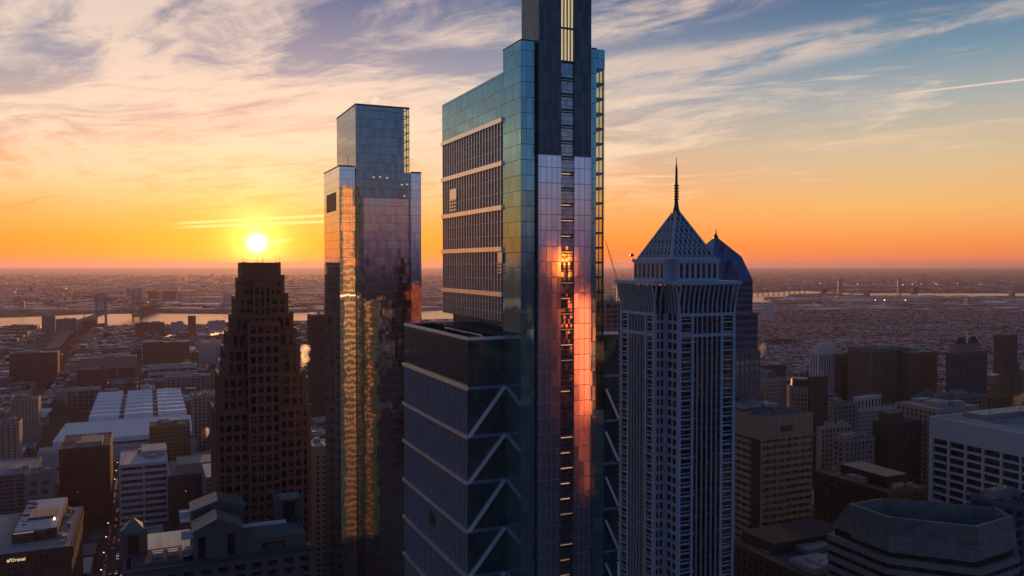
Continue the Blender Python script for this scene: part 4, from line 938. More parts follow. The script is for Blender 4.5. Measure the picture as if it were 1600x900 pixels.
    for k in range(3):
        cx = xl + 8 + k*5.6; t = MB(); t.box(cx, cx+3.6, 5, 9.5, z0-0.7, z0+1.7); t.build('cooling_unit', MAT['roof_unit_metal'], root)
        t = MB()
        for (p, q) in (((cx-0.3,4.6,z0+2.6),(cx+4,4.6,z0+2.6)),((cx+4,4.6,z0+2.6),(cx+4,4.6,z0-0.4)),((cx-0.3,4.6,z0+2.6),(cx-0.3,10,z0+2.6)),((cx+4,4.6,z0+2.6),(cx+4,10,z0+2.6))): t.beam(p, q, 0.3)
        t.build('pipe_frame', MAT['roof_white'], root)
    # satellite dish
    dz_ = f.zz(806, 0, f2y-3); dxp = X(325, f2y-3, dz_)
    t = MB(); prof = [(0.2,0.0),(1.0,0.15),(1.8,0.5),(2.3,1.0)]; n = 14; Pv = []
    for r, h in prof:
        for k in range(n): a = 2*math.pi*k/n; Pv.append((dxp + r*math.cos(a), f2y-3-h, dz_ + r*math.sin(a)))
    t._add(Pv, [(j*n+k, j*n+(k+1)%n, (j+1)*n+(k+1)%n, (j+1)*n+k) for j in range(3) for k in range(n)] + [tuple(range(n))])
    t.tube((dxp, f2y-3, dz_), (dxp, f2y-1.5, dz_-3.5), 0.2); t.build('satellite_dish', MAT['blue_metal'], root)
    f.note(xl-3, xr+3, -6, dp, zp2)
gabled_building()

# the convention hall with its ribbed white roof
def hall():
    zr = 27.0
    A = gnd(138, 662, zr); Bk = gnd(289, 660, zr)
    f = Frame(138, 662, A.y)
    root = thing('convention_hall', 'wide convention hall with ribbed white barrel roofs in three columns', 'hall', (f.P.x, f.P.y), GA)
    xr = f.x(292, 0); dp = f.y(0, 0) if False else 232.0
    t = MB(); t.box(0, xr, 0, dp, 0, zr-1.5); t.build('wall', MAT['grey_concrete'], root)
    t = MB(); t.box(0.3, xr-0.3, 0.3, dp-0.3, zr-1.49, zr-1.3); t.build('roof', MAT['roof_gravel'], root)
    rows, cols = 7, 3; gap = 6.0; cw = (xr - gap*(cols-1))/cols; rd = dp/rows
    for c in range(cols):
        for r in range(rows):
            t = MB(); x0 = c*(cw+gap); y0 = r*rd; n = 10; P = []
            for k in range(n+1):
                a = math.pi*k/n; P.append((y0 + rd/2 - (rd/2-2.6)*math.cos(a), zr-1.6 + 9.0*math.sin(a)**0.8 if 0 < k < n else zr-1.6))
            vs = [(x0, y, z) for y, z in P] + [(x0+cw, y, z) for y, z in P]; m_ = n+1
            t._add(vs, [(k, k+1, m_+k+1, m_+k) for k in range(n)] + [tuple(range(n, -1, -1)), tuple(range(m_, 2*m_))])
            t.build('barrel_roof', MAT['hall_white'], root)
    for c in range(cols-1):
        t = MB(); x0 = c*(cw+gap)+cw; t.box(x0, x0+gap, 0, dp, zr-1.55, zr-0.8); t.build('roof_gutter', MAT['roof_gravel'], root)
        for r in range(rows):
            t = MB(); t.box(x0+0.8, x0+gap-0.8, r*rd+2, r*rd+9, zr-0.9, zr+2.6); t.build('roof_unit', MAT['roof_unit_metal'], root)
    # lower front hall with a sloping metal roof
    xl = f.x(64, -95, 20); 
    z1, z2, z3 = 30.0, 22.0, 16.0
    ya = -4.0; P2 = gnd(85, 690, z2); 
    yb = (P2 - f.P).x*V.x + (P2 - f.P).y*V.y
    xf = (P2 - f.P).x*U.x + (P2 - f.P).y*U.y
    t = MB(); t._add([(xf-2,yb,z2),(xr+4,yb,z2),(xr+4,ya,z1),(xf+6,ya,z1),(xf-2,yb,0),(xr+4,yb,0),(xr+4,ya,0),(xf+6,ya,0)], [(0,1,2,3),(4,5,1,0),(7,4,0,3),(5,6,2,1),(6,7,3,2)]); t.build('front_roof', MAT['hall_white'], root)
    t = MB(); t.box(xf-14, xr+6, yb-34, yb-0.05, 0, z3)
    t.box(xf+24, xr+6, yb-14, yb-0.04, z3, z3+3.5); t.build('front_hall', MAT['pale_grey_panel'], root)
    t = MB(); t.box(xf-13, xr+5, yb-33, yb-15, z3, z3+0.4); t.build('front_hall_roof', MAT['roof_pale'], root)
    t = MB(); t.box(xf+24.2, xr+5.8, yb-14.3, yb-13.9, z3+0.6, z3+2.9); t.build('window_strip', MAT['window_glass'], root)
    f.note(xf-14, xr+6, yb-34, dp, zr+5)
hall()

# ------------------------------------------------------------------ named buildings, right
def recess_shade(root, w, d_, zt):
    t = MB(); t.box(-0.06, 0.3, 1.2, 8.5, 0, zt-11.5); t.build('recess_shade', MAT['black_void'], root)  # black panel on the flat wall paints the shade of a recess
    t = MB(); t.box(-0.9, w+0.9, -0.9, d_+0.9, zt-12.2, zt-11.2); t.build('crown_ledge', MAT['tan_concrete'], root)
    for k in range(9):
        x = w*(k+0.5)/9; t = MB(); t.box(x-0.08, x+0.08, -0.06, 0.05, zt-11, zt-0.4); t.build('panel_joint', MAT['dark_metal'], root)
    t = MB(); t.box(w*0.35, w*0.6, -0.05, 0.2, zt-9, zt-5.5); t.build('louvre_panel', MAT['dark_metal'], root)
block('tan_concrete_tower', 'tan concrete tower with ribbed window rows and a sunken roof, beside the spire tower', 'building', 1191, 1270, 652, 430, 0, 'tan_concrete', 5.2, 3.75, 0.5, 1.9, 1.0, 12, pxL=1104, rmat='roof_gravel', units=6, uh=1.6, extra=recess_shade)
block('low_brick_building', 'low dark brown brick building at the bottom edge, below the tan concrete tower', 'building', 1268, 1420, 905, 345, 0, 'brown_brick', 4, 3.8, 2.0, 1.8, 0.4, 2.5, pxL=1139, units=4, extra=penthouse(0.1, 0.9, 0.55, 0.95, 4.5, 'dark_brick'))
_q = Frame(1452, 650, 390); _qy = _q.y(1700, 0); _qp = _q.at(0, _qy, _q.z); _qpx = proj(*_qp)
def white_office_roof(root, w, d_, zt):
    t = MB(); t.box(w*0.25, w*0.8, d_*0.15, d_*0.72, zt-0.4, zt+3.5); t.build('plant_house', MAT['grey_concrete'], root)
    t = MB(); t.tube((w*0.3, d_*0.5, zt), (w*0.3, d_*0.5, zt+6.5), 1.6, 1.6, 12); t.build('chimney', MAT['dark_metal'], root)
block('white_grid_office', 'broad white office block with a deep grid of dark windows at the right picture edge', 'building', _qpx[0], _qpx[0] + 330, _qpx[1], _qp.y, 0, 'white_concrete', 8.6, 3.75, 1.0, 1.0, 1.1, 10.0, pxL=1452, rmat='roof_pale', units=8, extra=white_office_roof)
block('dark_podium_block', 'low dark brown block with black plant house on its roof, beside the white grid office', 'building', 1387, 1448, 770, 470, 0, 'dark_brick', 5.5, 4.2, 2.4, 2.0, 0.5, 2.5, pxL=1272, units=3, extra=penthouse(0.25, 0.8, 0.15, 0.75, 6, 'dark_metal', 'plant_house'))
def crown_pinnacles(root, w, d_, zt):
    t = MB(); t.box(w*0.02, w*0.55, d_*0.1, d_*0.8, zt-1, zt+11)
    t.build('upper_storey', MAT['white_terracotta'], root)
    g_ = MB()
    for k in range(7): x = w*0.02 + w*0.53*(k+0.3)/7; g_.box(x, x+w*0.03, d_*0.1-0.1, d_*0.1+0.2, zt+1, zt+8)
    g_.build('upper_window', MAT['window_glass'], root)
    t = MB()
    for k in range(9):
        x = w*k/8; t.cone([(x-0.5,-0.5),(x+0.5,-0.5),(x+0.5,0.5),(x-0.5,0.5)], zt-0.5, (x, 0, zt+4.5))
        y = d_*k/8; t.cone([(-0.5,y-0.5),(0.5,y-0.5),(0.5,y+0.5),(-0.5,y+0.5)], zt-0.5, (0, y, zt+4.5))
        x = w*0.02 + w*0.53*k/8; t.cone([(x-0.5,d_*0.1-0.5),(x+0.5,d_*0.1-0.5),(x+0.5,d_*0.1+0.5),(x-0.5,d_*0.1+0.5)], zt+10.5, (x, d_*0.1, zt+15))
    t.build('pinnacle_crown', MAT['white_terracotta'], root)
block('pinnacled_white_building', 'small ornate white building bristling with pinnacles among darker right-hand blocks', 'building', 1340, 1407, 640, 760, 0, 'white_terracotta', 2.6, 3.8, 0.9, 0.9, 0.5, 3, pxL=1329, units=0, extra=crown_pinnacles)
block('brown_setback_building', 'dark brown block with a pale roof hut, left of the white grid office', 'building', 1388, 1441, 662, 640, 0, 'dark_brick', 3.4, 3.8, 1.5, 1.4, 0.5, 4, pxL=1363, units=2, extra=penthouse(0.05, 0.45, 0.05, 0.7, 7, 'brown_brick'))
def tier_pyramid(root, w, d_, zt):
    t = MB(); t.box(w*0.08, w*0.92, d_*0.08, d_*0.92, zt-0.5, zt+5); t.build('upper_storey', MAT['blue_grey_stone'], root)
    t = MB(); t.cone([(w*0.02,d_*0.02),(w*0.98,d_*0.02),(w*0.98,d_*0.98),(w*0.02,d_*0.98)], zt+5, (w/2, d_/2, zt+14)); t.build('pyramid_roof', MAT['copper_blue'], root)
block('pyramid_roof_office', 'dark glass office with blue pyramid roof in front of the brown balcony slab', 'building', 1432, 1473, 632, 800, 0, 'blue_grey_stone', 20, 4.0, 1.0, 1.7, 0.4, 2, pxL=1421, units=0, glass='blue_tower_glass', extra=tier_pyramid)
def crown_steps(root, w, d_, zt):
    t = MB(); t.box(w*0.12, w*0.88, d_*0.1, d_*0.9, zt-0.5, zt+3.5); t.box(w*0.25, w*0.75, d_*0.2, d_*0.8, zt+3.5, zt+6); t.build('crown_step', MAT['white_concrete'], root)
block('white_striped_tower', 'slender white tower with tall vertical blue window stripes and stepped crown', 'building', 1279, 1311, 546, 900, 0, 'white_concrete', 3.4, 30, 1.7, 0.4, 0.7, 6, pxL=1265, units=0, glass='blue_tower_glass', extra=crown_steps)
block('brown_hotel_slab', 'dark brown slab with closely set window rows, right of the white striped tower', 'building', 1311, 1361, 554, 905, 30, 'slab_brown', 3.0, 3.2, 0.9, 1.5, 0.4, 4, units=2)
block('balcony_slab', 'tall brown balcony slab with ornate roof edge behind the pinnacled white building', 'building', 1362, 1422, 546, 860, 32, 'slab_brown', 3.4, 3.1, 1.5, 1.2, 0.7, 3.5, units=4)
block('balcony_wing', 'right wing of the brown balcony slab with a turquoise roof patch', 'building', 1424, 1465, 551, 862, 40, 'slab_brown', 3.2, 3.1, 1.6, 1.3, 0.6, 3, units=3, rmat='copper_green')
def twin_gables(root, w, d_, zt):
    t = MB(); t.box(w*0.12, w*0.82, d_*0.1, d_*0.9, zt-0.5, zt+9); t.build('upper_storey', MAT['tan_concrete'], root)
    t = MB(); 
    for a in (0.2, 0.52): t.frustum([(w*a,d_*0.12),(w*(a+0.26),d_*0.12),(w*(a+0.26),d_*0.85),(w*a,d_*0.85)], zt+9, [(w*(a+0.1),d_*0.3),(w*(a+0.18),d_*0.3),(w*(a+0.18),d_*0.7),(w*(a+0.1),d_*0.7)], zt+16)
    t.build('mansard_roof', MAT['dark_metal'], root)
    t = MB(); t.tube((w*0.49, d_*0.3, zt+9), (w*0.49, d_*0.3, zt+21), 0.4); t.build('flue', MAT['roof_white'], root)
block('mansard_apartment_tower', 'apartment tower with dark twin mansard roofs and two black window columns', 'building', 1484, 1543, 552, 840, 0, 'slab_brown', 4.6, 3.2, 2.1, 1.2, 0.9, 4, pxL=1478, units=0, extra=twin_gables)
def deco_steps(root, w, d_, zt):
    for i, (k, h) in enumerate(((0.10, 9), (0.20, 17), (0.30, 24))):
        t = MB(); t.box(w*k, w*(1-k), d_*k, d_*(1-k), zt + (0 if i == 0 else (9, 17)[i-1]) - 0.5, zt+h)
        for q in range(5):
            x = w*k + w*(1-2*k)*q/4; t.box(x-0.6, x+0.6, d_*k-0.4, d_*k+0.5, zt-0.4, zt+h+1.2)
        t.build('setback_storey', MAT['ochre_dark'], root)
    t = MB(); t.cone([(w*0.3,d_*0.3),(w*0.7,d_*0.3),(w*0.7,d_*0.7),(w*0.3,d_*0.7)], zt+24, (w/2, d_/2, zt+35)); t.build('pyramid_roof', MAT['dark_metal'], root)
masonry('ochre_dark', (0.20, 0.13, 0.07), 0.3)
block('stepped_deco_tower', 'dark ochre tower stepping up to a small pyramid at the right picture edge', 'building', 1552, 1612, 618, 720, 0, 'ochre_dark', 3.2, 3.8, 1.7, 1.0, 0.6, 3, pxL=1540, units=0, extra=deco_steps)
def round_tower():
    f = Frame(1254, 602, 720); z = f.z
    root = thing('round_office_tower', 'round grey tower with a dark drum cap behind the tan concrete tower', 'building', (f.P.x, f.P.y), GA)
    r = 21.5*720/1280
    t = MB(); t.lathe(0, 0, [(r-0.5, 0), (r-0.5, z-1)], 28); t.build('window_glazing', MAT['window_glass'], root)
    t = MB(); n = 28
    for k in range(n): a = 2*math.pi*k/n; t.rbox(r*math.cos(a), r*math.sin(a), 1.1, 1.3, 0, z, a)
    for zz in span(20, z-6, 3.9): t.lathe(0, 0, [(r-0.1, zz), (r-0.1, zz+1.2)], 28)
    t.lathe(0, 0, [(r+0.4, z-4), (r+0.4, z)], 28); t.build('wall', MAT['grey_concrete'], root)
    t = MB(); t.lathe(0, 0, [(r-2, z), (r-2.4, z+6), (r-5, z+6.5)], 28); t.build('drum_cap', MAT['dark_metal'], root)
    f.note(-r, r, -r, r, z)
round_tower()
block('brown_party_wall_building', 'narrow brown building hugging the round grey tower', 'building', 1268, 1294, 590, 705, 0, 'brown_brick', 4.5, 4, 2.6, 2.2, 0.3, 3, pxL=1262, units=1)
block('pale_low_office', 'pale low office with a blue-tinted roof, left of the pinnacled white building', 'building', 1283, 1331, 668, 640, 0, 'beige_stone', 4, 3.8, 1.6, 1.4, 0.5, 2.5, pxL=1276, units=4, rmat='roof_pale')
block('grey_low_office', 'grey low office directly below the pinnacled white building', 'building', 1320, 1366, 688, 600, 0, 'grey_concrete', 4, 3.8, 1.8, 1.5, 0.5, 2.5, pxL=1300, units=4)
block('dark_flat_block', 'dark flat-topped block with a pale roof edge behind the pale low office', 'building', 1294, 1312, 617, 780, 30, 'dark_brick', 4, 3.8, 1.8, 1.5, 0.5, 2.5, units=1, rmat='roof_pale')
block('slate_block', 'slate grey block wedged between dark flat block and pinnacled white building', 'building', 1302, 1338, 632, 740, 30, 'grey_concrete', 4, 3.8, 2.2, 1.8, 0.4, 3, units=2)
block('roof_garden_block', 'low beige block with bright roof plant below the mansard apartment tower', 'building', 1466, 1530, 640, 640, 40, 'beige_stone', 4, 3.8, 2.0, 1.6, 0.4, 3, units=6, rmat='roof_pale')
block('street_block', 'long low pale block crossing in front of the mansard apartment tower', 'building', 1468, 1548, 622, 790, 20, 'grey_concrete', 6, 4, 2.6, 1.8, 0.4, 3, units=3)
block('edge_glass_block', 'dark glass block cut off by the lower right picture edge', 'building', 1586, 1700, 792, 330, 20, 'blue_grey_stone', 5, 4, 0.8, 1.3, 0.4, 2, units=2, glass='blue_tower_glass')
def domed(root, w, d_, zt):
    t = MB(); t.lathe(w/2, d_/2, [(w*0.42, zt-0.5), (w*0.42, zt+3), (w*0.36, zt+6), (w*0.2, zt+8.5), (0.4, zt+9.5)], 14); t.build('dome', MAT['blue_grey_stone'], root)
block('domed_bank', 'small pale bank with a dark dome beside the gabled glass tower', 'building', 1163, 1178, 588, 900, 12, 'grey_granite', 3, 4, 1.6, 1.4, 0.4, 3, units=0, extra=domed)
def barrel(root, w, d_, zt):
    t = MB(); n = 10; P = [(w/2 - w*0.42*math.cos(math.pi*k/n), zt-0.5 + 9*math.sin(math.pi*k/n)) for k in range(n+1)]; m_ = n+1
    t._add([(x, 0.4, z) for x, z in P] + [(x, d_-0.4, z) for x, z in P], [(k+1, k, m_+k, m_+k+1) for k in range(n)] + [tuple(range(m_)), tuple(range(2*m_-1, m_-1, -1))]); t.build('barrel_roof', MAT['blue_grey_stone'], root)
block('barrel_roof_building', 'pale building with a dark rounded roof right of the small domed bank', 'building', 1197, 1217, 592, 850, 22, 'beige_stone', 3.4, 4.2, 1.5, 1.4, 0.5, 3, units=0, extra=barrel)
block('plain_pale_building', 'plain pale building with a grid of small windows right of the rounded roof', 'building', 1215, 1229, 592, 860, 22, 'grey_concrete', 3, 3.8, 1.5, 1.6, 0.4, 3, units=1)
block('dark_wide_block', 'wide dark block with pale roof edge below the bright steam plume', 'building', 1178, 1228, 572, 1150, 35, 'dark_brick', 4, 4, 1.6, 1.8, 0.4, 4, rmat='roof_pale', units=3)
block('far_white_slab', 'left one of two slim white slabs rising from the far field of rooftops', 'building', 1196, 1203, 475, 3150, 16, 'white_concrete', 6, 3.4, 3, 1.6, 0.4, 4, units=0)
block('far_white_slab', 'right one of two slim white slabs rising from the far field of rooftops', 'building', 1204, 1210, 474, 3180, 16, 'white_concrete', 6, 3.4, 3, 1.6, 0.4, 4, units=0)
block('tall_far_brick_tower', 'narrow brown brick tower among far rooftops near the right picture edge', 'building', 1572, 1590, 524, 1500, 24, 'brown_brick', 4, 3.6, 2.2, 1.6, 0.4, 4, units=1)
block('glass_stub_block', 'dark flat block between middle glass tower and pale spire tower, crane beside it', 'building', 946, 975, 472, 640, 30, 'grey_concrete', 5, 4, 1.0, 1.0, 0.5, 2, units=2)

# grey building with a sloping crown, lower right
def crown_building():
    zr, ze = 131.0, 119.0
    rim = [gnd(x, y, zr) for x, y in ((1326, 787), (1388, 808), (1527, 823), (1583, 807), (1556, 792), (1378, 778))]
    eave = [gnd(x, y, ze) for x, y in ((1297, 822), (1387, 857), (1531, 875), (1590, 856), (1572, 812), (1372, 796))]
    c = sum(eave, Vector())/6; root = thing('sloped_crown_building', 'grey building with a faceted sloping crown around a sunken roof, lower right', 'building', (c.x, c.y), GA)
    def loc(p, k=1.0): dlt = p - c; return (k*(dlt.x*U.x + dlt.y*U.y), k*(dlt.x*V.x + dlt.y*V.y))
    E = [loc(p) for p in eave]; Rm = [loc(p) for p in rim]; Ri = [(x*0.965, y*0.955) for x, y in Rm]
    t = MB(); n = 6; vs = [(x,y,ze) for x,y in E] + [(x,y,zr) for x,y in Rm] + [(x,y,zr) for x,y in Ri] + [(x,y,ze-1) for x,y in Ri]
    fs = [(i,(i+1)%n,n+(i+1)%n,n+i) for i in range(n)] + [(n+i,n+(i+1)%n,2*n+(i+1)%n,2*n+i) for i in range(n)] + [(2*n+i,2*n+(i+1)%n,3*n+(i+1)%n,3*n+i) for i in range(n)] + [tuple(range(n-1,-1,-1))]
    t._add(vs, fs); t.build('sloped_crown', MAT['crown_panel'], root)
    t = MB(); t.prism([(x*0.96, y*0.94) for x, y in Rm], ze+3.2, ze+3.8); t.build('roof', MAT['roof_gravel'], root)
    t = MB(); K = [(x*0.95, y*0.95) for x, y in E]; t.prism(K, ze-3.2, ze-0.05); t.build('recessed_storey', MAT['black_void'], root)
    Bd = [(x*1.03, y*1.03) for x, y in E]
    t = MB(); t.prism([(x*0.985, y*0.985) for x, y in Bd], 0, ze-3.3); t.build('window_glazing', MAT['window_glass'], root)
    t = MB(); z = ze-3.2
    while z > 30: t.prism(Bd, z-2.1, z); z -= 3.9
    t.build('spandrel_wall', MAT['grey_concrete'], root)
    for i, (a, b_) in enumerate(zip(Ri, Ri[1:] + Ri[:1])):
        t = MB(); m_ = Vector((*a, zr-1)).lerp(Vector((*b_, zr-1)), 0.5); t.beam(m_, Vector((m_.x*0.6, m_.y*0.6, ze+4)), 0.5); t.build('roof_strut', MAT['grey_concrete'], root)
    for (px, py, s) in ((1466, 799, 4), (1500, 802, 2.2), (1430, 797, 2.5), (1410, 794, 1.5), (1445, 801, 1.2), (1484, 804, 1.4), (1520, 800, 2.0), (1545, 802, 1.6), (1395, 790, 1.8)):
        p = loc(gnd(px, py, ze+6)); t = MB(); t.box(p[0]-s, p[0]+s, p[1]-s*0.6, p[1]+s*0.6, ze+3.7, ze+3.8+s*1.1); t.build('cooling_unit', MAT['roof_unit_metal'], root)
    u0, v0 = uv(c); xs = [p[0] for p in Bd]; ys = [p[1] for p in Bd]; note(u0+min(xs), u0+max(xs), v0+min(ys), v0+max(ys), zr)
metal('crown_panel', (0.15, 0.18, 0.185), 0.65, 0.0, 0.01, 2.4, 1.7, 0.5, 0.18, 1.45, 0.0, lw=0.14, fl=0.14, frame=(0.05, 0.06, 0.06))
crown_building()

# ------------------------------------------------------------------ the rest of the city
windowed('city_wall', [(0.0, (0.088, 0.060, 0.050)), (0.25, (0.115, 0.085, 0.07)), (0.5, (0.20, 0.17, 0.135)), (0.75, (0.19, 0.19, 0.19)), (1.0, (0.34, 0.34, 0.34))], 3.2, 3.7, 0.55, 0.5, 0.5)
windowed('rowhouse_wall', [(0.0, (0.17, 0.075, 0.055)), (0.4, (0.22, 0.11, 0.08)), (0.7, (0.32, 0.27, 0.22)), (1.0, (0.46, 0.45, 0.44))], 2.6, 3.3, 0.4, 0.45, 0.5, (0.17, 0.19, 0.22))
windowed('far_roofs', [(0.0, (0.15, 0.11, 0.10)), (0.5, (0.30, 0.27, 0.25)), (1.0, (0.6, 0.58, 0.56))], 6, 5, 0.4, 0.4, 0.4, (0.24, 0.23, 0.23))
masonry('bare_trees', (0.075, 0.055, 0.04), 0.5, 1.0, 0.02, 0.3, 0.35, 0.05)
rnd = random.Random(42)
SIL = []
for (a, b_, c_, e, zt) in HERO:
    pts = [proj(*(U*u_ + V*v_ + Vector((0, 0, zt)))) for u_ in (a, b_) for v_ in (c_, e)]
    if all(p[2] > 10 for p in pts): SIL.append((min(p[0] for p in pts), max(p[0] for p in pts), max(p[1] for p in pts), min(p[2] for p in pts)))
BA, BT = gnd(80, 546, 12), pix(158, 495, 2990); BA.z = BT.z = 0; BX = (BT - BA).normalized()
def blocked(u0, u1, v0, v1, m_=3.0):
    q = U*((u0+u1)/2) + V*((v0+v1)/2) - BA; s_ = q.dot(BX)
    if -80 < s_ < 1100 and (q - BX*s_).length < 26 + (u1-u0)/2: return True
    return any(u0 < b_+m_ and u1 > a-m_ and v0 < e+m_ and v1 > c_-m_ for a, b_, c_, e, z in HERO)
def on_land(P, margin=25):
    a, b_ = river_span(P.x, P.y); return P.y < a - margin
def visible(P, h):
    """Rough: is the top of something at P in the frame and not behind a named building? Returns its scale in px per metre."""
    px, py, dep = proj(P.x, P.y, h)
    if dep < 50 or not (-15 < px < 1615) or py > 905: return 0
    for a, b_, top, dd in SIL:
        if dd < dep and a < px < b_ and py > top + 2: return 0
    return F / dep
def zone_height(px, Y):
    r = rnd.random()
    if px > 1120:
        if Y < 800: return rnd.choice([22, 30, 38, 46, 55, 64])
        if Y < 1150: return rnd.choice([14, 18, 22, 28, 34, 45, 55])
        return rnd.choice([9, 10, 11, 12, 13, 16, 20, 28])
    if px < 330:
        if Y < 1000: return rnd.choice([8, 10, 12, 14, 18, 22])
        if Y < 2000: return rnd.choice([8, 9, 11, 12, 13, 15, 17, 22])
        return rnd.choice([8, 10, 11, 12, 14, 18, 24])
    if Y < 900: return rnd.choice([18, 26, 34, 44, 60])
    return rnd.choice([10, 12, 15, 20, 28, 40])
cands = []
for ku in range(-24, 26):
    for kv in range(-2, 27):
        ub, vb = OU + ku*PU + RW/2 + 4, OV + kv*PVV + RW/2 + 4
        uw, vw = PU - RW - 8, PVV - RW - 8
        c0 = U*(ub+uw/2) + V*(vb+vw/2)
        if c0.y < 430: continue
        px, py, dep = proj(c0.x, c0.y, 15)
        if not (-120 < px < 1720) or not on_land(c0, 60): continue
        if (px > 1100 and c0.y > 1500) or c0.y > 3000: continue          # rowhouse country
        cols = rnd.choice([3, 4, 4, 5, 6]); rows_ = rnd.choice([2, 3, 3])
        uu = ub
        cuts = sorted([0, 1] + [min(0.95, max(0.05, (i + rnd.uniform(-.25, .25))/cols)) for i in range(1, cols)])
        for i in range(cols):
            for j in range(rows_):
                if rnd.random() < 0.07: continue
                u0, u1 = ub + uw*cuts[i] + 0.4, ub + uw*cuts[i+1] - rnd.choice([0.4, 0.4, 3]); v0, v1 = vb + vw*j/rows_ + 0.3, vb + vw*(j+1)/rows_ - rnd.choice([0.5, 3, 6])
                if u1 - u0 < 7: continue
                P = U*((u0+u1)/2) + V*((v0+v1)/2)
                if not on_land(P): continue
                qx = proj(P.x, P.y, 10)[0]; h = zone_height(qx, P.y)
                if blocked(u0, u1, v0, v1): continue
                # nothing unnamed may rise in front of the named towers
                tx, ty, td = proj(P.x, P.y, h)
                lim = 470 if False else (500 if 330 < tx < 1160 else (560 if P.y < 1000 else 506))
                lim = 700 if (tx < 330 and P.y < 760) else lim
                if tx > 1120: lim = 640 if P.y < 700 else (575 if P.y < 1150 else 500)
                for a, b_, top, dd in SIL:
                    if dd > td and a - 4 < tx < b_ + 4 and top > 520: lim = max(lim, top + min(70, (900 - top) * 0.3))
                zmax = H - (lim - HORIZ) / F * td
                h = min(h, zmax * rnd.uniform(0.8, 1.0))
                if h < 6: h = 6.5 + rnd.random()*2
                cands.append((visible(P, h) * math.sqrt((u1-u0)*(v1-v0)) * (1 + h/40), P, u1-u0, v1-v0, h))
cands.sort(key=lambda c: -c[0])
def city_mesh(w, d_, h, seed, detail=True):
    r = random.Random(seed); t = MB(); t.box(-w/2, w/2, -d_/2, d_/2, 0, h)
    if not detail: return t, None
    t.box(-w/2-0.15, w/2+0.15, -d_/2-0.15, d_/2+0.15, h-0.9, h-0.25)
    if r.random() < 0.35 and w > 16 and d_ > 16: t.box(-w*0.32, w*0.25, -d_*0.3, d_*0.32, h+0.01, h + r.choice([3.5, 5, 8]))
    p = MB(); k = r.randint(2, 5)
    for q in range(k):
        a, b_ = r.uniform(1.5, max(2.0, w*0.22)), r.uniform(1.5, max(2.0, d_*0.22)); x, y = r.uniform(-w/2+a, w/2-a), r.uniform(-d_/2+b_, d_/2-b_); p.box(x-a/2, x+a/2, y-b_/2, y+b_/2, h-0.1, h + r.uniform(1.0, 3.4))
    for e in ((-w/2, w/2, -d_/2, -d_/2+0.35), (-w/2, w/2, d_/2-0.35, d_/2), (-w/2, -w/2+0.35, -d_/2+0.35, d_/2-0.35), (w/2-0.35, w/2, -d_/2+0.35, d_/2-0.35)): p.box(*e, h-0.2, h+0.9)
    return t, p
def where(P):
    px = proj(P.x, P.y, 10)[0]
    if px < 330: return 'left of the stepped granite tower' if P.y < 1700 else 'in the flat blocks before the left river bend'
    if px < 1160: return 'in the gaps between the tall towers'
    return 'among the right-hand blocks' if P.y > 900 else 'close below the right-hand towers'
NIND = 290
for i, (sc_, P, w, d_, h) in enumerate(cands[:NIND]):
    if sc_ <= 0: NIND = i; break
    t, p = city_mesh(w, d_, h, i)
    size = 'low' if h < 16 else ('mid-height' if h < 35 else 'tall')
    o = t.build('city_building', MAT['city_wall'], None, (P.x, P.y, 0), GA)
    tag(o, f'{size} flat-roofed building {where(P)}', 'building', f'{size} city blocks {where(P)}')
    p.build('roof_unit', MAT['roof_unit_metal'], o)
t = MB()
for (sc_, P, w, d_, h) in cands[NIND:]: t.rbox(P.x, P.y, w, d_, 0, h, GA)
tag(t.build('city_blocks', MAT['city_wall']), kind='stuff')

# rows of small houses
houses = []
def row_field(p0, p1, Y0, Y1, hw, hd, pitch, gapf, hmin, hmax):
    vmin = Y0*0.55; 
    us = [ (X_*U.x + Y_*U.y, X_*V.x + Y_*V.y) for Y_ in (Y0, Y1) for X_ in ((p0-800)/F*Y_, (p1-800)/F*Y_)]
    u_lo, u_hi = min(a for a, b_ in us), max(a for a, b_ in us); v_lo, v_hi = min(b_ for a, b_ in us), max(b_ for a, b_ in us)
    v_ = v_lo; k = 0
    while v_ < v_hi:
        k += 1
        u_ = u_lo; base = rnd.uniform(hmin, hmax)
        while u_ < u_hi:
            wd = hw*rnd.uniform(0.75, 1.3)
            P = U*(u_+wd/2) + V*v_; u_ += wd
            if not (Y0 < P.y < Y1): continue
            px = 800 + F*P.x/P.y
            if not (p0 < px < p1): continue
            if rnd.random() < gapf or int(u_/110) % 7 == 3 and rnd.random() < 0.5: continue
            if (u_ % 96) < 11: continue
            if not on_land(P, 12): continue
            if rnd.random() < 0.03: base = rnd.uniform(hmin, hmax)
            d_ = hd*rnd.uniform(0.7, 1.1)
            houses.append((P, wd*0.97, d_, base*rnd.uniform(0.85, 1.15)))
        v_ += pitch if k % 2 else pitch*0.62
row_field(1120, 1640, 1480, 2500, 6.2, 12, 27, 0.06, 8, 11)
row_field(1120, 1640, 2500, 3600, 8.5, 14, 30, 0.08, 8, 12)
row_field(1080, 1640, 3600, 6200, 15, 20, 44, 0.12, 8, 14)
row_field(-40, 560, 2050, 3100, 9, 15, 34, 0.15, 7, 13)
row_field(640, 730, 1800, 3800, 9, 15, 34, 0.12, 8, 13)
row_field(930, 1120, 1500, 4200, 11, 16, 36, 0.12, 8, 13)
houses = [h_ for h_ in houses if not blocked(*(lambda a, b_: (a-6, a+6, b_-8, b_+8))(*uv(h_[0])))]
houses.sort(key=lambda h_: -visible(h_[0], h_[3]) * math.sqrt(h_[1]*h_[2]))
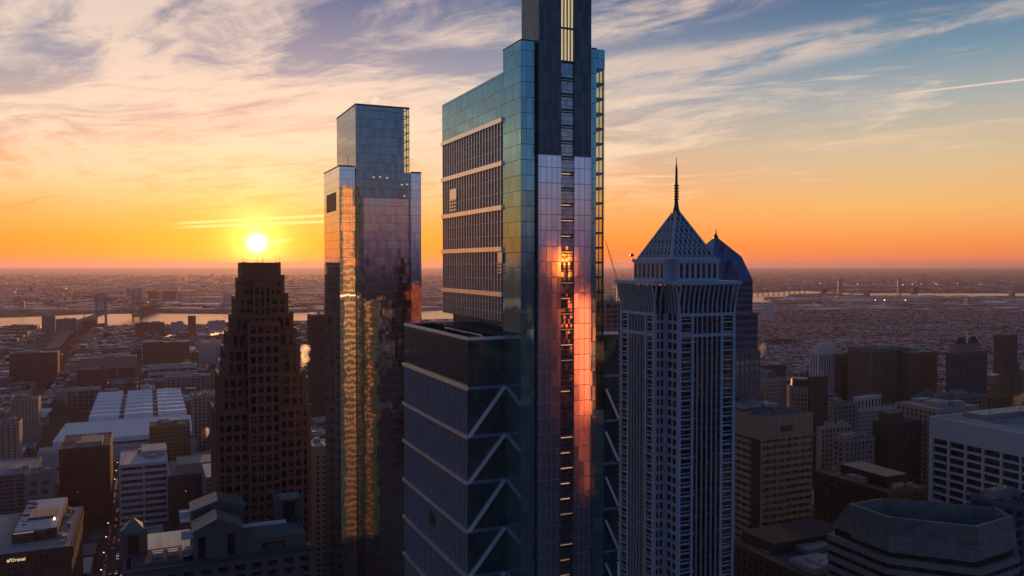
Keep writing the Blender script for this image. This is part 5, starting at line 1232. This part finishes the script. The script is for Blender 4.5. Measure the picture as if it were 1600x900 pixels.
for (P, w, d_, h) in houses[:280]:
    t = MB(); t.box(-w/2, w/2, -d_/2, d_/2, 0, h); t.box(-w/2, w/2, -d_/2-0.2, -d_/2+0.3, h, h+0.5); t.box(-w*0.15, w*0.1, d_*0.2, d_*0.35, h, h+1.2)
    o = t.build('rowhouse', MAT['rowhouse_wall'], None, (P.x, P.y, 0), GA)
    rightside = P.x > 0
    tag(o, 'flat-roofed rowhouse in the dense field of rooftops ' + ('beyond the right-hand towers' if rightside else 'before the left river bend'), 'house', 'rowhouses ' + ('beyond the right-hand towers' if rightside else 'before the left river bend'))
t = MB()
for (P, w, d_, h) in houses[280:]: t.rbox(P.x, P.y, w, d_, 0, h, GA)
tag(t.build('distant_rowhouses', MAT['rowhouse_wall']), kind='stuff')

# works, sheds and low towns far out: south shore and beyond the river
t = MB()
for k in range(9000):
    Y = 3900 * (1 + rnd.random()**1.6 * 3.6); px = rnd.uniform(-60, 1660); X_ = (px-800)/F*Y
    a, b_ = river_span(X_, Y)
    if a - 30 < Y < b_ + 40: continue
    big = rnd.random() < 0.12
    w, d_, h = (rnd.uniform(60, 220), rnd.uniform(40, 120), rnd.uniform(8, 16)) if big else (rnd.uniform(12, 45), rnd.uniform(10, 30), rnd.uniform(6, 13))
    if rnd.random() < 0.012: w, d_, h = rnd.uniform(18, 30), rnd.uniform(18, 30), rnd.uniform(25, 55)
    t.rbox(X_, Y, w, d_, 0, h, GA + rnd.choice([0, 0, 0.5, -0.3]))
for k in range(60):   # long port sheds along the south shore
    px = rnd.uniform(1210, 1640); Y = rnd.uniform(4700, 5400); X_ = (px-800)/F*Y
    if on_land(Vector((X_, Y, 0)), 30): t.rbox(X_, Y, rnd.uniform(120, 330), rnd.uniform(40, 70), 0, rnd.uniform(10, 18), rnd.choice([0.0, 0.1, -0.2]))
for k in range(700):  # the city behind the camera, for the mirror glass to show
    X_, Y = rnd.uniform(-900, 2600), rnd.uniform(-2600, -160)
    t.rbox(X_, Y, rnd.uniform(15, 50), rnd.uniform(15, 45), 0, rnd.choice([9, 12, 16, 24, 40]), GA)
tag(t.build('distant_roofscape', MAT['far_roofs']), kind='stuff')

# bare winter trees in dark patches
t = MB()
patches = [(1225, 540, 26, 6, 260), (1290, 506, 60, 4, 260), (1420, 483, 90, 3, 260), (1560, 520, 50, 4, 160), (60, 600, 60, 8, 120), (20, 585, 40, 6, 80), (250, 512, 60, 2, 120), (110, 522, 50, 4, 120), (560, 505, 40, 3, 50), (1500, 560, 60, 6, 120), (1240, 478, 50, 2, 160), (180, 560, 60, 6, 70), (400, 480, 380, 4, 420), (150, 470, 150, 6, 320), (1350, 500, 220, 14, 400)]
for (px, py, rx, ry, n) in patches:
    for k in range(n):
        P = gnd(px + rnd.gauss(0, rx*0.5), py + rnd.gauss(0, ry*0.5))
        a, b_ = river_span(P.x, P.y)
        if a - 10 < P.y < b_ + 10: continue
        u_, v_ = uv(P)
        if blocked(u_-5, u_+5, v_-5, v_+5): continue
        s = rnd.uniform(3.5, 6.5) * max(1, P.y/2600); hh = rnd.uniform(8, 14) * max(1, P.y/4200)
        for q in range(9):
            a = rnd.uniform(0, 6.28); r = s*rnd.random(); cz = hh*rnd.uniform(0.25, 0.9); e = s*rnd.uniform(0.3, 0.6)
            x, y = P.x + r*math.cos(a), P.y + r*math.sin(a)
            t._add([(x-e, y+rnd.uniform(-e,e), cz-e*0.6), (x+e, y+rnd.uniform(-e,e), cz-e*0.5), (x+rnd.uniform(-e,e), y, cz+e*0.9)], [(0,1,2)])
tag(t.build('bare_woods', MAT['bare_trees']), kind='stuff')

# ------------------------------------------------------------------ bridges
def bridge(name, label, A, B, T1, T2, zd, zt, appr, width, matn, arch=False):
    """A..B deck ends on the ground; T1, T2 towers (points on the axis)."""
    root = thing(name, label, 'bridge', (T1.x, T1.y, 0)); O = Vector((T1.x, T1.y, 0))
    ax = (T2 - T1); ax.z = 0; L = ax.length; ax.normalize(); sd = Vector((-ax.y, ax.x, 0))
    pts = [A - O, Vector((0,0,0)) - ax*appr, Vector((0,0,0)), ax*L*0.5, ax*L, ax*(L+appr), B - O]
    zs = [13.0, zd*0.75, zd, zd+4, zd, zd*0.75, 1.0]
    t = MB(); m_ = MB()
    for i in range(6):
        p, q = pts[i].copy(), pts[i+1].copy(); p.z, q.z = zs[i], zs[i+1]
        t.beam(p, q, width, 3.0)
        for k in (-1, 1): t.beam(p + sd*k*width*0.5 + Vector((0,0,2)), q + sd*k*width*0.5 + Vector((0,0,2)), 1.2, 1.6)
    t.build('deck', MAT['bridge_deck'], root)
    for i in (0, 5):
        n = 14
        for k in range(1, n):
            c_ = pts[i].lerp(pts[i+1], k/n); z = zs[i] + (zs[i+1]-zs[i])*k/n - 1.6
            t = MB(); t.beam((c_.x, c_.y, 0), (c_.x, c_.y, z), 3.0, width*0.8); t.build('pier', MAT['dark_brick'], root)
    for c_ in (Vector((0,0,0)), ax*L):
        t = MB()
        for k in (-1, 1):
            t.beam(c_ + sd*k*width*0.55, c_ + sd*k*width*0.48 + Vector((0,0,zt)), 7, 5)
        for z in (zd+12, (zd+zt)/2+6, zt-3): t.beam(c_ + sd*width*0.55 + Vector((0,0,z)), c_ - sd*width*0.55 + Vector((0,0,z)), 4, 5)
        for (z0, z1) in ((zd+12, (zd+zt)/2+6), ((zd+zt)/2+6, zt-3)):
            t.beam(c_ + sd*width*0.5 + Vector((0,0,z0)), c_ - sd*width*0.5 + Vector((0,0,z1)), 1.6); t.beam(c_ - sd*width*0.5 + Vector((0,0,z0)), c_ + sd*width*0.5 + Vector((0,0,z1)), 1.6)
        t.build('bridge_tower', MAT[matn], root)
        t = MB(); t.beam(c_, c_ + Vector((0,0,8)), 26, width*1.5); t.build('tower_footing', MAT['dark_brick'], root)
    an = [Vector((0,0,0)) - ax*appr*0.55, ax*(L+appr*0.55)]
    for c_ in an:
        t = MB(); t.beam(c_, c_ + Vector((0,0,zd*0.85)), 40, width*1.35); t.build('anchorage', MAT['dark_brick'], root)
    for k in (-1, 1):
        t = MB(); prev = None
        for s in range(25):
            u_ = s/24; z = zd+7 + (zt-zd-7)*(2*u_-1)**2; p = ax*L*u_ + sd*k*width*0.48 + Vector((0,0,z))
            if prev is not None: t.beam(prev, p, 1.8)
            prev = p
        for c_, e in ((Vector((0,0,0)), an[0]), (ax*L, an[1])):
            t.beam(c_ + sd*k*width*0.48 + Vector((0,0,zt)), e + sd*k*width*0.48 + Vector((0,0,zd*0.85)), 1.8)
        t.build('main_cable', MAT[matn], root)
        t = MB()
        for s in range(1, 24):
            u_ = s/24; z = zd+7 + (zt-zd-7)*(2*u_-1)**2; p = ax*L*u_ + sd*k*width*0.48
            t.beam(p + Vector((0,0,zd)), p + Vector((0,0,z)), 0.6)
        t.build('hanger_chain', MAT[matn], root)
    return root
plain('bridge_deck', (0.10, 0.097, 0.097), 0.85)
T1 = pix(158, 495, 2990); T2 = pix(214, 480, 3560); T1.z = T2.z = 0
bridge('suspension_bridge', 'blue steel suspension bridge crossing the river left of the sun, cars on its long approach', BA.copy(), T2 + (T2-T1)*1.25, T1, T2, 42, 117, 330, 30, 'steel_blue_paint')
T1 = pix(1312, 450, 6250); T2 = pix(1405, 450, 6450); T1.z = T2.z = 0
bridge('suspension_bridge', 'far grey suspension bridge on the hazy horizon at right, two slim towers', T1 + (T1-T2)*1.6, T2 + (T2-T1)*2.2, T1, T2, 46, 117, 280, 26, 'steel_blue_paint')

# ------------------------------------------------------------------ cranes
def tower_crane(label, px, Y, zbase, h, jib, ang, side):
    P = pix(px, 450, Y); root = thing('tower_crane', label, 'crane', (P.x, P.y, zbase))
    t = MB(); s = 1.0
    for (i, j) in ((-1,-1),(1,-1),(1,1),(-1,1)): t.beam((i*s, j*s, 0), (i*s, j*s, h), 0.3)
    z = 0
    while z < h - 3:
        t.beam((-s,-s,z), (s,-s,z+3), 0.18); t.beam((s,-s,z), (s,s,z+3), 0.18); t.beam((s,s,z), (-s,s,z+3), 0.18); t.beam((-s,s,z), (-s,-s,z+3), 0.18); z += 3
    t.build('mast', MAT['crane_red'], root)
    t = MB(); e = Vector((side*jib*math.cos(ang), 0, h + 2 + jib*math.sin(ang))); o_ = Vector((0, 0, h+2)); n = Vector((-side*math.sin(ang), 0, math.cos(ang)))
    for k in (-0.7, 0.7): t.beam(o_ + Vector((0,k,0)), e, 0.3)
    t.beam(o_ + n*1.6, e, 0.3)
    for q in range(14):
        a = o_.lerp(e, q/14); b_ = (o_ + n*1.6).lerp(e, (q+0.5)/14); t.beam(a + Vector((0,0.5*(1-q/14),0)), b_, 0.16); t.beam(b_, o_.lerp(e, (q+1)/14), 0.16)
    t.build('jib', MAT['crane_red'], root)
    t = MB(); t.box(-1.6, 1.6, -1.4, 1.4, h, h+2.6); t.build('cab', MAT['roof_white'], root)
    t = MB(); t.beam((0,0,h+2), (-side*9, 0, h+3), 1.4, 1.0); t.box(-side*9-1.5, -side*9+1.5, -1.2, 1.2, h+0.5, h+3.5); t.build('counterweight', MAT['grey_concrete'], root)
    t = MB(); ap = Vector((-side*4, 0, h+11)); t.beam((0,0,h+2), ap, 0.4); t.beam((-side*8,0,h+3), ap, 0.3); t.beam(ap, o_.lerp(e, 0.85), 0.12); t.build('stay', MAT['dark_metal'], root)
    return root
tower_crane('slim red luffing crane with raised jib between middle glass tower and pale spire tower', 966, 650, 175, 28, 38, R(74), -1)

# ------------------------------------------------------------------ steam
m, nt = newmat('steam_air'); vol = nt.new('ShaderNodeVolumePrincipled'); vol.inputs['Color'].default_value = (0.97, 0.97, 0.97, 1); vol.inputs['Density'].default_value = 0.028; vol.inputs['Anisotropy'].default_value = 0.75
o = nt.new('ShaderNodeOutputMaterial'); nt.l.new(vol.outputs[0], o.inputs['Volume'])
from mathutils import noise as mnoise
def plume(label, px, py, px2, py2, Y, r0, r1):
    a, b_ = pix(px, py, Y), pix(px2, py2, Y); t = MB(); n, mm = 22, 18; Pv = []
    for i in range(n):
        u_ = i/(n-1); c = a.lerp(b_, u_); w_ = mnoise.noise_vector(Vector((u_*4, px*0.1, 0.3)))*r1*0.7*u_; c = c + w_
        r = (r0 + (r1-r0)*math.sin(min(1, u_*1.25)*math.pi*0.5)) * math.sqrt(max(0.0, 1 - max(0, (u_-0.75)/0.25)**2)) if u_ < 1 else 0.05
        r = max(r, 0.05) * (0.05 if i == 0 else 1)
        for k in range(mm):
            an = 2*math.pi*k/mm; dv = Vector((math.cos(an), math.sin(an), 0.0)); q = c + dv*r
            f1 = 1 + 0.75*mnoise.noise(q*(0.55/r1*1.6)) + 0.45*mnoise.noise(q*(1.4/r1*1.6))
            Pv.append(c + dv*r*max(0.25, f1) + Vector((0,0, r*0.6*mnoise.noise(q*(1.1/r1)+Vector((7,3,1))))))
    t._add(Pv, [(j*mm+k, j*mm+(k+1)%mm, (j+1)*mm+(k+1)%mm, (j+1)*mm+k) for j in range(n-1) for k in range(mm)] + [tuple(range(mm-1,-1,-1)), tuple((n-1)*mm+k for k in range(mm))])
    me = t.mesh('steam_plume', MAT['steam_air']); o = bpy.data.objects.new('steam_plume', me); COL.objects.link(o)
    for p in me.polygons: p.use_smooth = True
    tag(o, label, 'steam', None, 'thing')
plume('orange lit steam column right beside the stepped granite tower', 474, 574, 477, 537, 780, 1.5, 4.6)
plume('orange lit steam drifting low, left of the stepped granite tower', 328, 525, 356, 518, 1400, 3, 9)
plume('small orange steam wisp above the long dark brown block', 256, 527, 276, 522, 1640, 2, 6)
plume('thin bright steam twist above the wide dark block at right', 1189, 560, 1192, 536, 1160, 1.2, 4.5)
plume('orange steam puff at the right picture edge above the white grid office', 1588, 636, 1600, 610, 560, 2, 5)
plume('small orange flame-like steam over the ochre stone building', 316, 690, 324, 668, 800, 1.5, 3.4)
plume('faint steam puff on top of the mirror glass tower', 581, 163, 586, 152, 400, 0.8, 1.8)

# ------------------------------------------------------------------ vehicles and lamps
CARPAINT = [plain('paint_' + n_, c_, 0.3) for n_, c_ in (('white', (0.7,0.7,0.7)), ('black', (0.02,0.02,0.02)), ('grey', (0.25,0.26,0.27)), ('red', (0.35,0.03,0.03)), ('blue', (0.05,0.1,0.25)))]
def car_mesh(paint):
    t = MB(); prof = [(-2.2,0.35),(2.2,0.35),(2.25,0.75),(1.3,0.92),(-2.1,0.95),(-2.25,0.7)]; cab = [(-1.7,0.94),(0.9,0.92),(0.3,1.45),(-1.2,1.47)]
    for pr_, w_, mi in ((prof, 0.88, 0), (cab, 0.75, 1)):
        n = len(pr_); t._add([(x,-w_,z) for x,z in pr_] + [(x,w_,z) for x,z in pr_], [(k,(k+1)%n,n+(k+1)%n,n+k) for k in range(n)] + [tuple(range(n-1,-1,-1)), tuple(range(n,2*n))], mi)
    for x in (-1.35, 1.35):
        for y in (-0.8, 0.8): t.tube((x,y-0.12,0.33),(x,y+0.12,0.33),0.33,n=10,mi=2)
    for y in (-0.6, 0.6): t.box(-2.29,-2.2,y-0.15,y+0.15,0.62,0.78,3); t.box(2.2,2.28,y-0.15,y+0.15,0.58,0.72,4)
    return t.mesh('car', [paint, MAT['window_glass'], MAT['tyre_black'], MAT['tail_light'], MAT['lamp_light']])
CM = [car_mesh(p) for p in CARPAINT]; CN = ['white', 'black', 'grey', 'red', 'blue']
def put_car(P, rot, group, phrase):
    k = rnd.choice([0, 0, 1, 1, 2, 2, 3, 4]); o = bpy.data.objects.new('car', CM[k]); COL.objects.link(o); o.location = P; o.rotation_euler = (0, 0, rot)
    tag(o, f'{CN[k]} car {phrase}', 'car', f'{CN[k]} {group}')
for k in range(6, 190):
    v_ = 560 + k*6.4
    for (du, up) in ((-5.9, 1), (5.9, -1), (-2.0, 1), (2.0, -1)):
        parked = abs(du) > 4
        if (v_ + OV) % PVV < 22 and parked: continue
        if rnd.random() > (0.75 if parked else 0.22) or k > 110 and rnd.random() < 0.7: continue
        P = U*(OU+du) + V*v_; P.z = 0.14
        if visible(P, 1.0): put_car(P, GA + R(90)*up + (0 if up > 0 else 0), 'cars in the street by the lettered building', ('parked' if parked else 'driving') + ' in the street right of the lettered brick building')
for k in range(48):
    P = BA.lerp(BT, rnd.random()*0.9); ax = BT - BA; q = (P - BA).length / ax.length
    a_len = ax.length; s_ = q*a_len; zdeck = (13.0 + (42*0.75-13)*min(1, s_/(a_len-330))) if s_ < a_len-330 else 42*(0.75+0.25*(s_-(a_len-330))/330)
    sd = Vector((-ax.y, ax.x, 0)).normalized(); up = rnd.choice([1, -1]); P = P + sd*up*rnd.choice([3.5, 7.5, 11]); P.z = zdeck + 1.6
    put_car(P, math.atan2(ax.y, ax.x) + (0 if up < 0 else math.pi), 'cars on the bridge approach', 'on the approach of the blue suspension bridge')
for k in range(70):
    P = U*(OU+PU+rnd.choice([-4.5, -1.5, 1.5, 4.5])) + V*(1050 + k*17 + rnd.uniform(-5, 5)); P.z = 0.14
    if visible(P, 1.0): put_car(P, GA + R(90)*rnd.choice([1, -1]), 'cars in the street beside the stepped tower', 'in the long street left of the stepped granite tower')
lm = MB(); lm.tube((0,0,0),(0,0,8.5),0.12,0.08,6); lm.beam((0,0,8.4),(1.6,0,8.6),0.1); lpole = lm.mesh('street_lamp', MAT['dark_metal'])
lh = MB(); lh.box(1.2,2.0,-0.22,0.22,8.45,8.65); lhead = lh.mesh('lamp_head', MAT['lamp_light'])
def street_lamp(P, where_):
    o = bpy.data.objects.new('street_lamp', lpole); COL.objects.link(o); o.location = P; o.rotation_euler = (0,0,GA)
    hd = bpy.data.objects.new('lamp_head', lhead); COL.objects.link(hd); hd.parent = o
    tag(o, 'lit street lamp ' + where_, 'street lamp', 'street lamps ' + where_)
for k in range(26):
    P = U*(OU - 8.5) + V*(560 + k*38); P.z = 0
    if visible(P, 9): street_lamp(P, 'along the street right of the lettered brick building')
for k in range(30):
    P = U*(OU + PU + rnd.choice([-8.5, 8.5])) + V*(1100 + k*45); P.z = 0
    if visible(P, 9): street_lamp(P, 'along the street left of the stepped granite tower')
for k in range(45):
    P = gnd(rnd.uniform(0, 320), rnd.uniform(525, 640))
    if not blocked(*(lambda a, b_: (a-1, a+1, b_-1, b_+1))(*uv(P))) and visible(P, 9): street_lamp(P, 'between the low roofs left of the stepped granite tower')

fm = MB(); fm.tube((0,0,0),(0,0,26),0.5,0.3,6); fm.box(-2,2,-0.5,0.5,25,27); fmast = fm.mesh('floodlight_mast', MAT['dark_metal'])
fh = MB(); fh.box(-3.2,3.2,-1.6,-0.6,24,27.5); fhead = fh.mesh('lamp_head', MAT['lamp_light'])
for k in range(15):
    right = k < 12; P = gnd(rnd.uniform(1230, 1590), rnd.choice([446, 447, 448, 449, 468, 476, 482])) if right else gnd(rnd.uniform(10, 480), rnd.uniform(455, 484))
    a, b = river_span(P.x, P.y)
    if a - 20 < P.y < b + 20: continue
    o = bpy.data.objects.new('floodlight_mast', fmast); COL.objects.link(o); o.location = P; sc_ = 0.5 + rnd.random()*0.5; o.scale = (sc_, sc_, 1)
    hd = bpy.data.objects.new('lamp_head', fhead); COL.objects.link(hd); hd.parent = o
    w_ = 'on the hazy port flats at right' if right else 'beyond the left river bend'
    tag(o, 'tiny lit floodlight mast ' + w_, 'floodlight', 'floodlight masts ' + w_)

# ------------------------------------------------------------------ unseen mirror slab added behind the camera, shaped to throw sun at the middle tower
metal('gold_mirror', (0.030, 0.011, 0.003), 0.12, 1.0, 0.030, 2.2, 3.8, 0.5, 0.1, 1.5, 0.03)  # gold and rose tints colour the sunlight this reflector returns
metal('rose_mirror', (0.060, 0.019, 0.014), 0.24, 1.0, 0.022, 2.2, 3.8, 0.3, 0.1, 1.5, 0.02)
def reflector_block():
    P = Vector((298, -10, 0)); root = thing('sun_reflector_slab', 'added mirror reflector slab behind the viewpoint, its wing flared to send sun to the middle tower', 'building', (P.x, P.y), R(34.8))
    t = MB(); t.box(-10, 0.5, -30, 0, 0, 232); t.build('curtain_wall', MAT['gold_mirror'], root)
    t = MB(); n = 30; zs = [200 - 136*k/n for k in range(n+1)]; y = 0.0; ys = [0.0]
    for a, b in zip(zs, zs[1:]):
        th = math.atan((H - (a+b)/2) / 585.0); y += (a - b) * math.tan((th + SUN_EL)/2); ys.append(y)
    pr = [(-30, zs[0])] + list(zip(ys, zs)) + [(ys[-1], 0.0), (-30, 0.0)]
    m_ = len(pr); t._add([(0.5, y, z) for y, z in pr] + [(20, y, z) for y, z in pr], [(k, m_+k, m_+(k+1) % m_, (k+1) % m_) for k in range(m_)] + [tuple(range(m_)), tuple(range(2*m_-1, m_-1, -1))])
    t.build('flared_wall', MAT['rose_mirror'], root)
    t = MB(); t.box(-10.2, 0.7, -30.2, 0.2, 232, 233.2); t.build('parapet', MAT['dark_metal'], root)
reflector_block()

# ------------------------------------------------------------------ air
m, nt = newmat('haze_air')
vol = nt.new('ShaderNodeVolumePrincipled'); vol.inputs['Color'].default_value = (0.64, 0.51, 0.70, 1); vol.inputs['Density'].default_value = 2.8e-5; vol.inputs['Anisotropy'].default_value = 0.40
o = nt.new('ShaderNodeOutputMaterial'); nt.l.new(vol.outputs[0], o.inputs['Volume'])
t = MB(); t.box(-60500, 60500, -60500, 60500, -1.0, 352.0)
tag(t.build('haze', MAT['haze_air']), kind='stuff')
